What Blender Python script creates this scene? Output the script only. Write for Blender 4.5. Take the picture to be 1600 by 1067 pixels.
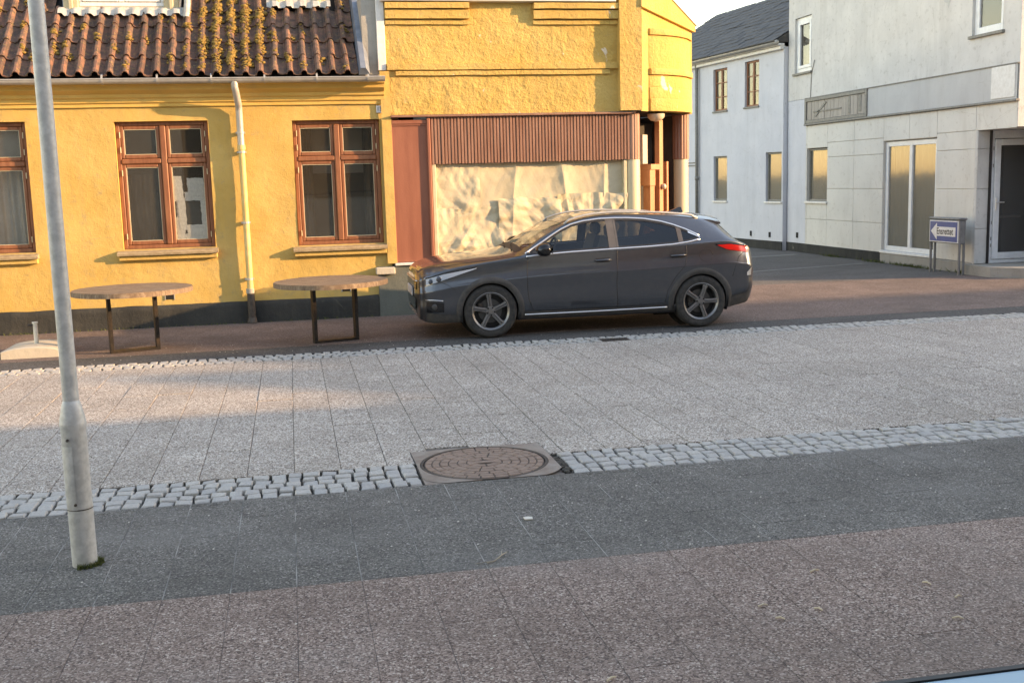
import bpy, math, random
from mathutils import Vector, Matrix, noise
random.seed(7)
R = math.radians
# ------------------------------------------------------------------ clear
for o in list(bpy.data.objects):
    bpy.data.objects.remove(o)
S = bpy.context.scene
COL = S.collection

# ------------------------------------------------------------------ camera
cam = bpy.data.cameras.new('camera')
cam.sensor_fit = 'HORIZONTAL'
cam.sensor_width = 36.0
cam.lens = 36.0 * 1705.5 / 1600.0
cam.clip_start = 0.02
cam.clip_end = 2000
camo = bpy.data.objects.new('camera', cam)
COL.objects.link(camo)
right = Vector((0.9797, -0.1989, -0.0275)); down = Vector((-0.0556, -0.1371, -0.9890)); fwd = Vector((0.1930, 0.9704, -0.1454))
mw = Matrix((
    (right.x, -down.x, -fwd.x, 0.0),
    (right.y, -down.y, -fwd.y, 0.0),
    (right.z, -down.z, -fwd.z, 1.87),
    (0, 0, 0, 1)))
camo.matrix_world = mw
S.camera = camo

# ------------------------------------------------------------------ sky, sun, exposure
SUN = Vector((2.9, -1.0, 0.70)).normalized()          # towards the sun
EL = math.asin(SUN.z)
AZ = math.atan2(SUN.x, SUN.y)
W = bpy.data.worlds.new('World'); S.world = W; W.use_nodes = True
wn = W.node_tree; wn.nodes.clear()
sky = wn.nodes.new('ShaderNodeTexSky'); sky.sky_type = 'NISHITA'; sky.sun_disc = False
sky.sun_elevation = EL; sky.sun_rotation = AZ
sky.altitude = 0; sky.air_density = 1.2; sky.dust_density = .3; sky.ozone_density = 1.0
bg = wn.nodes.new('ShaderNodeBackground'); bg.inputs['Strength'].default_value = 0.15
wo = wn.nodes.new('ShaderNodeOutputWorld')
wn.links.new(sky.outputs[0], bg.inputs[0]); wn.links.new(bg.outputs[0], wo.inputs[0])
sl = bpy.data.lights.new('sun', 'SUN'); sl.energy = 2.35; sl.angle = R(0.5); sl.color = (1.0, 0.74, 0.43)
so = bpy.data.objects.new('sun', sl); COL.objects.link(so)
so.rotation_euler = (-SUN).to_track_quat('-Z', 'Y').to_euler()
so.location = SUN * 60
S.view_settings.view_transform = 'Standard'; S.view_settings.look = 'None'
S.view_settings.gamma = 1.0; S.view_settings.use_curve_mapping = False
S.view_settings.exposure = 2.2
S.view_settings.use_white_balance = True; S.view_settings.white_balance_temperature = 7900; S.view_settings.white_balance_tint = 22
S.render.engine = 'CYCLES'
S.cycles.max_bounces = 8; S.cycles.transparent_max_bounces = 12

# ------------------------------------------------------------------ materials
MATS = {}
class NT:
    def __init__(s, name):
        s.m = bpy.data.materials.new(name); s.m.use_nodes = True
        s.t = s.m.node_tree; s.t.nodes.clear()
        s.out = s.n('ShaderNodeOutputMaterial'); s.p = s.n('ShaderNodeBsdfPrincipled')
        s.l(s.p.outputs[0], s.out.inputs[0])
        MATS[name] = s.m
    def n(s, t, **k):
        x = s.t.nodes.new(t)
        for a, b in k.items(): setattr(x, a, b)
        return x
    def l(s, a, b): s.t.links.new(a, b)
    def pos(s, obj=False):
        if obj: return s.n('ShaderNodeTexCoord').outputs['Object']
        return s.n('ShaderNodeNewGeometry').outputs['Position']
    def mapped(s, sc=(1, 1, 1), rot=(0, 0, 0), obj=False):
        mp = s.n('ShaderNodeMapping'); mp.inputs['Scale'].default_value = sc; mp.inputs['Rotation'].default_value = rot
        s.l(s.pos(obj), mp.inputs[0]); return mp.outputs[0]
    def noise(s, scale, detail=6, rough=.55, vec=None, dist=0):
        x = s.n('ShaderNodeTexNoise'); x.inputs['Scale'].default_value = scale; x.inputs['Detail'].default_value = detail
        x.inputs['Roughness'].default_value = rough; x.inputs['Distortion'].default_value = dist
        s.l(vec if vec is not None else s.pos(), x.inputs['Vector']); return x.outputs['Fac']
    def voro(s, scale, vec=None, out='Color', feature='F1'):
        x = s.n('ShaderNodeTexVoronoi'); x.feature = feature; x.inputs['Scale'].default_value = scale
        s.l(vec if vec is not None else s.pos(), x.inputs['Vector']); return x.outputs[out]
    def ramp(s, fac, stops, interp='LINEAR'):
        x = s.n('ShaderNodeValToRGB'); x.color_ramp.interpolation = interp
        e = x.color_ramp.elements
        while len(e) < len(stops): e.new(0.5)
        for i, (p, c) in enumerate(stops):
            e[i].position = p; e[i].color = tuple(c) + (1,) if len(c) == 3 else c
        s.l(fac, x.inputs[0]); return x.outputs[0]
    def mix(s, fac, a, b, mode='MIX'):
        x = s.n('ShaderNodeMix', data_type='RGBA', blend_type=mode)
        for sock, v in ((x.inputs['Factor'], fac), (x.inputs['A'], a), (x.inputs['B'], b)):
            if isinstance(v, (int, float)): sock.default_value = v
            elif isinstance(v, tuple): sock.default_value = v + (1,) if len(v) == 3 else v
            else: s.l(v, sock)
        # Mix node has several sockets named A/B; pick RGBA ones explicitly
        return x.outputs['Result']
    def math(s, op, a, b=0.0):
        x = s.n('ShaderNodeMath', operation=op)
        for i, v in enumerate((a, b)):
            if isinstance(v, (int, float)): x.inputs[i].default_value = v
            else: s.l(v, x.inputs[i])
        return x.outputs[0]
    def bump(s, h, strength=.3, dist=.01):
        b = s.n('ShaderNodeBump'); b.inputs['Strength'].default_value = strength; b.inputs['Distance'].default_value = dist
        s.l(h, b.inputs['Height']); s.l(b.outputs[0], s.p.inputs['Normal']); return b
    def base(s, c):
        if isinstance(c, tuple): s.p.inputs['Base Color'].default_value = c + (1,) if len(c) == 3 else c
        else: s.l(c, s.p.inputs['Base Color'])
    def set(s, **k):
        for a, b in k.items(): s.p.inputs[a.replace('_', ' ')].default_value = b

# RGBA mix sockets: indexes 6,7 in -> 2 out. Wrap safely.
def _mix(s, fac, a, b, mode='MIX'):
    x = s.n('ShaderNodeMix', data_type='RGBA', blend_type=mode)
    ia = [i for i in x.inputs if i.identifier == 'A_Color'][0]; ib = [i for i in x.inputs if i.identifier == 'B_Color'][0]
    fa = [i for i in x.inputs if i.identifier == 'Factor_Float'][0]; oo = [o for o in x.outputs if o.identifier == 'Result_Color'][0]
    for sock, v in ((fa, fac), (ia, a), (ib, b)):
        if isinstance(v, (int, float)): sock.default_value = v
        elif isinstance(v, tuple): sock.default_value = v + (1,) if len(v) == 3 else v
        else: s.l(v, sock)
    return oo
NT.mix = _mix

def simple(name, c, rough=.6, metal=0.0, c2=None, scale=6.0, bump=0.0, bscale=60.0, spec=.5, obj=False, streak=False, spread=(.35, .65)):
    n = NT(name)
    v = n.mapped((1, 1, .15), obj=obj) if streak else n.pos(obj)
    if c2:
        f = n.noise(scale, 7, .6, v)
        n.base(n.ramp(f, [(spread[0], c), (spread[1], c2)]))
    else: n.base(c)
    n.set(Roughness=rough, Metallic=metal)
    n.p.inputs['Specular IOR Level'].default_value = spec
    if bump: n.bump(n.noise(bscale, 6, .6, n.pos(obj)), bump, .01)
    return n.m

def plaster(name, c, c2, patch, patch_amt, bump=.5, grime=(.35, .28, .16), grime_lo=.62, fscale=55, streak=.28):
    n = NT(name)
    f1 = n.noise(1.7, 8, .6)
    col = n.ramp(f1, [(.3, c), (.7, c2)])
    f2 = n.noise(9, 8, .7)
    col = n.mix(n.ramp(f2, [(grime_lo, (0, 0, 0)), (grime_lo + .16, (.55, .55, .55))]), col, grime)
    # bare patches where the paint has come off
    f3 = n.noise(2.3, 9, .68, n.mapped((1.3, 1, 1)), .3)
    col = n.mix(n.ramp(f3, [(patch_amt, (0, 0, 0)), (patch_amt + .012, (1, 1, 1))]), col, patch)
    # hairline cracks
    cr = n.voro(1.1, n.mapped((1, 1, 1.4)), 'Distance', 'DISTANCE_TO_EDGE')
    warp = n.noise(3.0, 4)
    crf = n.math('ADD', cr, n.math('MULTIPLY', n.math('SUBTRACT', warp, .5), .12))
    crm = n.math('MULTIPLY', n.ramp(n.math('ABSOLUTE', crf), [(0.0, (1, 1, 1)), (.004, (0, 0, 0))]), n.ramp(n.noise(.9, 2), [(.52, (0, 0, 0)), (.6, (.6, .6, .6))]))
    col = n.mix(crm, col, grime)
    stk = n.noise(2.6, 8, .7, n.mapped((1, 1, .13)), .4)
    col = n.mix(n.math('MULTIPLY', n.ramp(stk, [(.50, (0, 0, 0)), (.72, (1, 1, 1))]), streak), col, grime)
    n.base(col); n.set(Roughness=.92); n.p.inputs['Specular IOR Level'].default_value = .2
    h = n.math('ADD', n.noise(fscale, 8, .7), n.math('MULTIPLY', n.noise(14, 6, .6), 1.6))
    n.bump(h, bump, .012)
    return n.m

plaster('yellow_plaster', (.52, .335, .095), (.62, .425, .15), (.72, .58, .40), .715, .45, grime_lo=.56)
plaster('shop_plaster', (.55, .355, .10), (.63, .435, .15), (.76, .63, .48), .648, .9, fscale=28, grime_lo=.6)
plaster('cornice_plaster', (.66, .42, .11), (.72, .47, .15), (.62, .48, .33), .72, .25)
plaster('white_plaster', (.56, .55, .525), (.66, .645, .61), (.42, .41, .385), .68, .25, (.33, .31, .27), .55)
plaster('blue_white_plaster', (.55, .565, .60), (.62, .63, .66), (.44, .45, .46), .70, .2, (.37, .37, .37), .58)
plaster('cream_panel', (.64, .62, .565), (.71, .685, .62), (.5, .48, .44), .72, .15, (.42, .37, .30), .56)
plaster('grey_band', (.47, .47, .46), (.53, .53, .51), (.40, .39, .38), .73, .15, (.36, .34, .31), .6)
plaster('plinth_black', (.030, .031, .030), (.055, .055, .050), (.16, .15, .12), .68, .5, (.12, .11, .09), .6)
plaster('plinth_green', (.115, .13, .115), (.155, .165, .145), (.30, .27, .18), .70, .4, (.06, .06, .05), .6)
plaster('concrete', (.30, .285, .25), (.38, .36, .32), (.22, .21, .19), .68, .5, (.15, .14, .12), .6)
plaster('pale_concrete', (.46, .42, .34), (.54, .49, .40), (.36, .33, .27), .7, .4, (.24, .21, .17), .62)
simple('wood_red', (.20, .070, .030), .55, c2=(.29, .118, .055), scale=22, bump=.15, bscale=90, streak=True)
simple('panel_red', (.25, .085, .048), .6, c2=(.315, .115, .066), scale=7, bump=.2, bscale=50, streak=True)
simple('slat_brown', (.24, .115, .072), .55, c2=(.34, .18, .12), scale=9, bump=.1, streak=True)
simple('timber_orange', (.42, .17, .075), .5, c2=(.52, .24, .11), scale=9, bump=.1, streak=True)
simple('white_paint', (.74, .73, .70), .5, c2=(.64, .62, .58), scale=13, bump=.05)
simple('upvc', (.72, .74, .75), .35, c2=(.62, .64, .65), scale=9)
simple('cream_paint', (.66, .58, .40), .5, c2=(.56, .48, .31), scale=8, bump=.1)
simple('shutter', (.56, .47, .29), .6, c2=(.42, .34, .20), scale=11, bump=.15, streak=True)
simple('column_cream', (.64, .57, .38), .5, c2=(.55, .48, .31), scale=5, bump=.1, streak=True)
simple('lead', (.16, .19, .235), .5, .3, c2=(.24, .27, .31), scale=7, bump=.2)
simple('lead_white', (.50, .48, .43), .6, c2=(.34, .33, .30), scale=14, bump=.2)
simple('zinc', (.50, .48, .44), .45, .35, c2=(.40, .385, .35), scale=7, bump=.1)
simple('pipe_paint', (.60, .42, .14), .5, c2=(.66, .50, .22), scale=6, bump=.08)
simple('galvanised', (.53, .53, .51), .5, .15, c2=(.42, .42, .405), scale=24, bump=.12, bscale=30, spread=(.4, .6))
simple('pipe_white', (.72, .68, .58), .5, c2=(.6, .55, .45), scale=20, bump=.1)
simple('dark_steel', (.022, .018, .015), .5, .4, c2=(.055, .036, .022), scale=18, bump=.2, spread=(.45, .75))
simple('dark_void', (.012, .011, .010), .9)
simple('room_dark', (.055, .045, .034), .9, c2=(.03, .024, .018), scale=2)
simple('room_grey', (.30, .29, .26), .9, c2=(.24, .23, .21), scale=2)
simple('slate', (.045, .043, .042), .7, c2=(.085, .078, .07), scale=5, bump=.4, bscale=30)
simple('mortar_dark', (.04, .036, .03), .95, c2=(.09, .08, .066), scale=25, bump=.6, bscale=140)
simple('joint_pink', (.10, .08, .07), .95, c2=(.21, .17, .15), scale=9, bump=.4, bscale=120)
simple('joint_sand', (.11, .105, .095), .95, c2=(.36, .34, .30), scale=3, bump=.4, bscale=120, spread=(.42, .6))
simple('joint_road', (.07, .062, .054), .95, c2=(.15, .135, .115), scale=4, bump=.4, bscale=120)
simple('iron_pink', (.215, .15, .115), .62, .2, c2=(.285, .205, .16), scale=18, bump=.2, bscale=160)
simple('surround_concrete', (.215, .16, .125), .9, c2=(.30, .255, .215), scale=7, bump=.4, bscale=90)
simple('iron_dark', (.045, .036, .030), .7, .2, c2=(.09, .07, .055), scale=20, bump=.3)
simple('brick_red', (.24, .085, .05), .85, c2=(.33, .14, .09), scale=6, bump=.3)
simple('roof_far', (.12, .06, .04), .8, c2=(.18, .09, .06), scale=4, bump=.3)
simple('grey_sash', (.16, .155, .14), .6, c2=(.24, .23, .20), scale=14, bump=.1)
simple('sill_stone', (.26, .19, .11), .85, c2=(.40, .31, .19), scale=14, bump=.4)
simple('board_grey', (.30, .27, .235), .75, c2=(.42, .38, .33), scale=10, bump=.3, streak=True)
simple('blind', (.50, .465, .40), .8, c2=(.42, .39, .335), scale=2)
simple('curtain_dark', (.12, .10, .075), .9, c2=(.07, .055, .04), scale=4)
simple('curtain', (.62, .60, .55), .9, c2=(.52, .50, .45), scale=4)
simple('leaf_moss', (.055, .075, .018), .9, c2=(.11, .12, .03), scale=40)
simple('roof_moss', (.15, .095, .022), .95, c2=(.30, .19, .045), scale=30, bump=.6, bscale=120)
simple('twig', (.30, .26, .2), .8)
simple('litter_white', (.62, .58, .5), .8)
simple('stick_tan', (.55, .46, .33), .8)
simple('sign_blue', (.014, .045, .21), .35, c2=(.02, .06, .25), scale=8)
simple('sign_white', (.72, .72, .72), .4, c2=(.6, .6, .6), scale=12)
simple('sign_black', (.015, .015, .016), .4)
simple('sign_grey', (.17, .175, .18), .45, .5, c2=(.24, .245, .25), scale=10)
simple('rail_blue', (.40, .60, .72), .3)
simple('rubber', (.012, .012, .013), .5)
simple('plate_white', (.6, .6, .6), .4)
simple('lamp_globe', (.62, .50, .36), .3)
# weathered table boards
n = NT('table_wood')
f = n.noise(9, 8, .65, n.mapped((1, 9, 1)))
n.base(n.ramp(f, [(.3, (.10, .062, .038)), (.52, (.22, .15, .095)), (.75, (.37, .28, .19))])); n.set(Roughness=.8); n.bump(f, .4, .01)
# newspaper print
n = NT('newspaper')
ln = n.n('ShaderNodeTexWave'); ln.wave_type = 'BANDS'; ln.bands_direction = 'Z'; ln.inputs['Scale'].default_value = 17; ln.inputs['Distortion'].default_value = .6
n.l(n.pos(), ln.inputs[0])
wd = n.noise(60, 2, .5, n.mapped((1.4, 1, .3)))
tx = n.math('MULTIPLY', n.ramp(ln.outputs['Fac'], [(.45, (0, 0, 0)), (.6, (1, 1, 1))]), n.ramp(wd, [(.4, (0, 0, 0)), (.5, (1, 1, 1))]))
n.base(n.mix(n.math('MULTIPLY', tx, .38), (.86, .84, .79), (.16, .16, .17))); n.set(Roughness=.85)
# glass (same for every viewer: mirror by Fresnel, clear otherwise)
def glass(name, tint, rough=.02, ior=1.5, k=1.0, body=None, bodyf=0.0):
    n = NT(name); n.t.nodes.remove(n.p)
    tr = n.n('ShaderNodeBsdfTransparent'); tr.inputs[0].default_value = tint + (1,)
    gl = n.n('ShaderNodeBsdfGlossy'); gl.inputs['Roughness'].default_value = rough
    fr = n.n('ShaderNodeFresnel'); gg = n.n('ShaderNodeNewGeometry')   # thin sheet: same reflectance from either face
    n.l(n.math('ADD', n.math('MULTIPLY', gg.outputs['Backfacing'], 1 / ior - ior), ior), fr.inputs['IOR'])
    mx = n.n('ShaderNodeMixShader'); n.l(n.math('MULTIPLY', fr.outputs[0], k), mx.inputs[0])
    src = tr.outputs[0]
    if body:
        df = n.n('ShaderNodeBsdfDiffuse'); df.inputs[0].default_value = body + (1,)
        m2 = n.n('ShaderNodeMixShader'); m2.inputs[0].default_value = bodyf
        n.l(tr.outputs[0], m2.inputs[1]); n.l(df.outputs[0], m2.inputs[2]); src = m2.outputs[0]
    n.l(src, mx.inputs[1]); n.l(gl.outputs[0], mx.inputs[2]); n.l(mx.outputs[0], n.out.inputs[0])
    nb = n.n('ShaderNodeBump'); nb.inputs['Strength'].default_value = .06; nb.inputs['Distance'].default_value = .01
    n.l(n.noise(2.5, 2), nb.inputs['Height']); n.l(nb.outputs[0], gl.inputs['Normal'])
    return n.m
glass('pane_glass', (.93, .93, .91), .02, 1.5, 1.1, (.21, .18, .14), .11)
glass('pane_dusty', (.85, .85, .82), .06, 1.5, 1.3, (.34, .31, .25), .25)
glass('pane_door', (.9, .9, .9), .03, 1.5, 1.4, (.17, .165, .16), .30)
glass('car_glass', (.72, .75, .75), .01, 1.5, 1.3)
glass('car_glass_dark', (.22, .225, .23), .01, 1.5, 1.5)
glass('lamp_lens', (.75, .78, .82), .02, 1.5, 1.4)

# exposed-aggregate paving
def aggregate(name, cols, cell, dx, dy, ox, oy, var=.10, stain=(.05, .05, .05), stain_lo=.6, light=None):
    n = NT(name)
    v = n.voro(1.0 / cell)
    sep = n.n('ShaderNodeSeparateColor'); n.l(v, sep.inputs[0])
    c = n.ramp(sep.outputs[0], cols, 'CONSTANT')
    # each slab its own tone
    vm = n.n('ShaderNodeVectorMath', operation='ADD'); n.l(n.pos(), vm.inputs[0]); vm.inputs[1].default_value = (-ox, -oy, 0)
    vd = n.n('ShaderNodeVectorMath', operation='DIVIDE'); n.l(vm.outputs[0], vd.inputs[0]); vd.inputs[1].default_value = (dx, dy, 1e6)
    vf = n.n('ShaderNodeVectorMath', operation='FLOOR'); n.l(vd.outputs[0], vf.inputs[0])
    wnz = n.n('ShaderNodeTexWhiteNoise'); wnz.noise_dimensions = '3D'; n.l(vf.outputs[0], wnz.inputs['Vector'])
    tone = n.math('ADD', n.math('MULTIPLY', wnz.outputs['Value'], 2 * var), 1 - var)
    tc = n.n('ShaderNodeCombineColor')
    for i in range(3): n.l(tone, tc.inputs[i])
    c = n.mix(1.0, c, tc.outputs[0], 'MULTIPLY')
    st = n.noise(1.3, 9, .68)
    c = n.mix(n.ramp(st, [(stain_lo - .18, (0, 0, 0)), (stain_lo + .15, (.55, .55, .55))]), c, stain)
    if light: 
        s2 = n.noise(.7, 6, .6, n.mapped((1, 1.6, 1)))
        c = n.mix(n.ramp(s2, [(.5, (0, 0, 0)), (.72, (.35, .35, .35))]), c, light)
    lo = n.noise(.45, 4, .55); lc = n.n('ShaderNodeCombineColor'); lv = n.math('ADD', n.math('MULTIPLY', lo, .5), .76)
    for i in range(3): n.l(lv, lc.inputs[i])
    c = n.mix(1.0, c, lc.outputs[0], 'MULTIPLY')
    # dark spots of old chewing gum and oil
    sp = n.voro(2.3, None, 'Distance')
    c = n.mix(n.math('MULTIPLY', n.ramp(sp, [(.035, (1, 1, 1)), (.055, (0, 0, 0))]), .5), c, stain)
    n.base(c); n.set(Roughness=.88); n.p.inputs['Specular IOR Level'].default_value = .3
    h = n.voro(1.0 / cell, None, 'Distance')
    n.bump(n.math('SUBTRACT', 1.0, h), .55, .004)
    return n.m
PX = .3065; OX = -.065          # slab module along the street
aggregate('road_aggregate', [(0, (0.129, 0.107, 0.091)), (.16, (0.258, 0.219, 0.186)), (.36, (0.363, 0.309, 0.261)), (.58, (0.468, 0.409, 0.347)), (.78, (0.585, 0.527, 0.458)), (.93, (0.705, 0.673, 0.608))], .0085, PX, .613, OX, 8.545, .06, (0.245, 0.202, 0.160), .64)
aggregate('dark_aggregate', [(0, (0.078, 0.072, 0.064)), (.3, (0.135, 0.126, 0.112)), (.62, (0.174, 0.163, 0.145)), (.85, (0.243, 0.227, 0.202)), (.965, (0.373, 0.350, 0.314))], .0075, PX, .62, OX, 5.33, .06, (0.070, 0.064, 0.055), .60, (0.237, 0.225, 0.207))
aggregate('pink_aggregate', [(0, (0.098, 0.069, 0.058)), (.2, (0.182, 0.129, 0.106)), (.45, (0.260, 0.191, 0.158)), (.7, (0.345, 0.263, 0.220)), (.92, (0.494, 0.412, 0.353))], .0078, PX, .62, OX, 5.06, .05, (0.143, 0.105, 0.086), .62, (0.260, 0.227, 0.205))
aggregate('red_paving', [(0, (.11, .078, .066)), (.25, (.165, .122, .104)), (.6, (.205, .155, .135)), (.9, (.27, .215, .19))], .012, .3, .3, 0, 0, .10, (.10, .078, .065), .6)
aggregate('asphalt', [(0, (.045, .045, .045)), (.3, (.075, .074, .072)), (.7, (.105, .103, .10)), (.93, (.16, .157, .15))], .012, 5, 5, 0, 0, .03, (.06, .057, .052), .58, (.15, .14, .13))
aggregate('side_asphalt', [(0, (.085, .078, .072)), (.3, (.125, .115, .106)), (.7, (.16, .148, .137)), (.93, (.22, .205, .19))], .012, 5, 5, 0, 0, .03, (.085, .077, .07), .56, (.20, .185, .17))
# setts
n = NT('granite_sett')
oi = n.n('ShaderNodeObjectInfo')
c = n.ramp(n.noise(70, 5, .7), [(.3, (.30, .283, .252)), (.5, (.45, .425, .38)), (.7, (.57, .54, .49))])
wnz = n.n('ShaderNodeTexWhiteNoise'); wnz.noise_dimensions = '2D'
vf = n.n('ShaderNodeVectorMath', operation='SNAP'); n.l(n.pos(), vf.inputs[0]); vf.inputs[1].default_value = (.107, .107, 1)
n.l(vf.outputs[0], wnz.inputs['Vector'])
c = n.mix(n.math('MULTIPLY', wnz.outputs['Value'], .5), c, (.30, .285, .27))
c = n.mix(n.math('MULTIPLY', oi.outputs['Random'], .3), c, (.27, .275, .28))
n.base(c); n.set(Roughness=.75); n.bump(n.noise(45, 6, .65), .5, .008)
# clay pantile with lichen and moss
n = NT('pantile')
oi = n.n('ShaderNodeObjectInfo')
c = n.ramp(oi.outputs['Random'], [(0, (.14, .062, .040)), (.35, (.215, .098, .062)), (.7, (.27, .135, .088)), (1, (.16, .090, .066))])
c = n.mix(n.ramp(n.noise(9, 8, .7), [(.38, (0, 0, 0)), (.58, (.85, .85, .85))]), c, (.065, .048, .038))
c = n.mix(n.ramp(n.noise(21, 8, .7), [(.56, (0, 0, 0)), (.64, (.8, .8, .8))]), c, (.26, .175, .06))
c = n.mix(n.ramp(n.noise(34, 6, .7, n.mapped((1, 1.2, 1))), [(.685, (0, 0, 0)), (.71, (.9, .9, .9))]), c, (.50, .47, .40))
n.base(c); n.set(Roughness=.88); n.bump(n.noise(60, 6, .7), .5, .01)
# paper / plastic sheet over the shop window
n = NT('tarp')
c = n.ramp(n.noise(3, 6, .6), [(.3, (.53, .455, .31)), (.7, (.62, .54, .385))])
c = n.mix(n.ramp(n.noise(16, 7, .7), [(.62, (0, 0, 0)), (.72, (.5, .5, .5))]), c, (.36, .29, .18))
n.base(c); n.set(Roughness=.9); n.p.inputs['Specular IOR Level'].default_value = .2; n.bump(n.noise(22, 6, .6), .25, .01)
# car
n = NT('car_paint'); n.base((.018, .020, .023)); n.set(Metallic=.75, Roughness=.3, Coat_Weight=1.0, Coat_Roughness=.035)
d = n.noise(5, 8, .7, n.pos(True)); n.l(n.ramp(d, [(.4, (.28, .28, .28)), (.8, (.36, .36, .36))]), n.p.inputs['Roughness'])
n.base(n.ramp(n.noise(14, 8, .75, n.pos(True)), [(.45, (.070, .077, .090)), (.9, (.092, .095, .10))]))
simple('cladding', (.040, .039, .038), .7, c2=(.065, .06, .055), scale=12, bump=.1, obj=True)
simple('chrome', (.80, .80, .80), .28, .9)
simple('rim_grey', (.20, .195, .19), .38, .7)
simple('pillar_grey', (.07, .062, .055), .35, c2=(.10, .09, .08), scale=9, obj=True)
simple('rim_dark', (.012, .012, .012), .6, .2)
simple('tyre', (.018, .018, .018), .85, c2=(.045, .042, .038), scale=20, bump=.2, obj=True)
simple('disc', (.09, .088, .085), .45, .7)
simple('tail_red', (.42, .012, .010), .12)
simple('seat_cloth', (.05, .05, .05), .9)
simple('black_gloss', (.008, .008, .009), .12)
simple('reflector', (.85, .87, .90), .3, .0)
simple('lamp_inner', (.10, .11, .13), .15, .6)
simple('mirror_metal', (.75, .76, .78), .05, 1.0)
simple('interior', (.03, .03, .03), .8)

# ------------------------------------------------------------------ mesh helpers
class MB:
    def __init__(s): s.v = []; s.f = []
    def add(s, vs, fs):
        o = len(s.v); s.v += [tuple(p) for p in vs]; s.f += [tuple(i + o for i in f) for f in fs]; return s
    def box(s, x0, x1, y0, y1, z0, z1):
        return s.add([(x0, y0, z0), (x1, y0, z0), (x1, y1, z0), (x0, y1, z0), (x0, y0, z1), (x1, y0, z1), (x1, y1, z1), (x0, y1, z1)],
                     [(3, 2, 1, 0), (4, 5, 6, 7), (0, 1, 5, 4), (1, 2, 6, 5), (2, 3, 7, 6), (3, 0, 4, 7)])
    def cbox(s, x0, x1, y0, y1, z0, z1, c=.006):
        lo = (x0, y0, z0); hi = (x1, y1, z1)
        c = min(c, *(0.45 * abs(hi[i] - lo[i]) for i in range(3)))
        vs = []; idx = {}
        for sx in (0, 1):
            for sy in (0, 1):
                for sz in (0, 1):
                    sg = (sx, sy, sz)
                    for ax in range(3):
                        p = []
                        for i in range(3):
                            e = hi[i] if sg[i] else lo[i]; d = -1 if sg[i] else 1
                            p.append(e if i == ax else e + d * c)
                        idx[(sg, ax)] = len(vs); vs.append(tuple(p))
        fs = []
        for ax in range(3):
            a, b = [i for i in range(3) if i != ax]
            for sd in (0, 1):
                q = []
                for (u, w) in ((0, 0), (1, 0), (1, 1), (0, 1)):
                    sg = [0, 0, 0]; sg[ax] = sd; sg[a] = u; sg[b] = w; q.append(idx[(tuple(sg), ax)])
                fs.append(tuple(q))
        for ax in range(3):
            a, b = [i for i in range(3) if i != ax]
            for u in (0, 1):
                for w in (0, 1):
                    s0 = [0, 0, 0]; s0[a] = u; s0[b] = w; s1 = list(s0); s1[ax] = 1; s0 = tuple(s0); s1 = tuple(s1)
                    fs.append((idx[(s0, a)], idx[(s1, a)], idx[(s1, b)], idx[(s0, b)]))
        for sx in (0, 1):
            for sy in (0, 1):
                for sz in (0, 1): fs.append(tuple(idx[((sx, sy, sz), k)] for k in range(3)))
        return s.add(vs, fs)
    def tube(s, path, r, n=8, cap=True):
        path = [Vector(p) for p in path]; rs = r if isinstance(r, (list, tuple)) else [r] * len(path)
        vs = []; prev = None
        for i, p in enumerate(path):
            t = (path[min(i + 1, len(path) - 1)] - path[max(i - 1, 0)]).normalized()
            if prev is None:
                u = t.orthogonal().normalized()
            else:
                u = (prev - t * prev.dot(t))
                u = u.normalized() if u.length > 1e-6 else t.orthogonal().normalized()
            prev = u; w = t.cross(u)
            for k in range(n):
                a = 2 * math.pi * k / n; vs.append(p + (u * math.cos(a) + w * math.sin(a)) * rs[i])
        fs = []
        for i in range(len(path) - 1):
            for k in range(n):
                fs.append((i * n + k, i * n + (k + 1) % n, (i + 1) * n + (k + 1) % n, (i + 1) * n + k))
        if cap:
            fs.append(tuple(range(n))[::-1]); fs.append(tuple((len(path) - 1) * n + k for k in range(n)))
        return s.add(vs, fs)
    def lathe(s, prof, c=(0, 0, 0), n=24, axis='z', a0=0.0, a1=2 * math.pi):
        full = abs(a1 - a0 - 2 * math.pi) < 1e-6; m = n if full else n + 1
        vs = []
        for (r, h) in prof:
            for k in range(m):
                a = a0 + (a1 - a0) * k / n; ca, sa = r * math.cos(a), r * math.sin(a)
                p = (ca, sa, h) if axis == 'z' else ((ca, h, sa) if axis == 'y' else (h, ca, sa))
                vs.append((p[0] + c[0], p[1] + c[1], p[2] + c[2]))
        fs = []
        for i in range(len(prof) - 1):
            for k in range(n):
                k2 = (k + 1) % m
                fs.append((i * m + k, i * m + k2, (i + 1) * m + k2, (i + 1) * m + k))
        return s.add(vs, fs)
    def prism(s, poly, a, b, axis='y'):
        def P(p, h): return {'y': (p[0], h, p[1]), 'z': (p[0], p[1], h), 'x': (h, p[0], p[1])}[axis]
        n = len(poly)
        return s.add([P(p, a) for p in poly] + [P(p, b) for p in poly],
                     [tuple(range(n))[::-1], tuple(range(n, 2 * n))] + [(i, (i + 1) % n, n + (i + 1) % n, n + i) for i in range(n)])
    def grid(s, nu, nv, fn):
        vs = [fn(i / nu, j / nv) for j in range(nv + 1) for i in range(nu + 1)]
        return s.add(vs, [(j * (nu + 1) + i, j * (nu + 1) + i + 1, (j + 1) * (nu + 1) + i + 1, (j + 1) * (nu + 1) + i) for j in range(nv) for i in range(nu)])
    def quad(s, a, b, c, d): return s.add([a, b, c, d], [(0, 1, 2, 3)])

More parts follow.
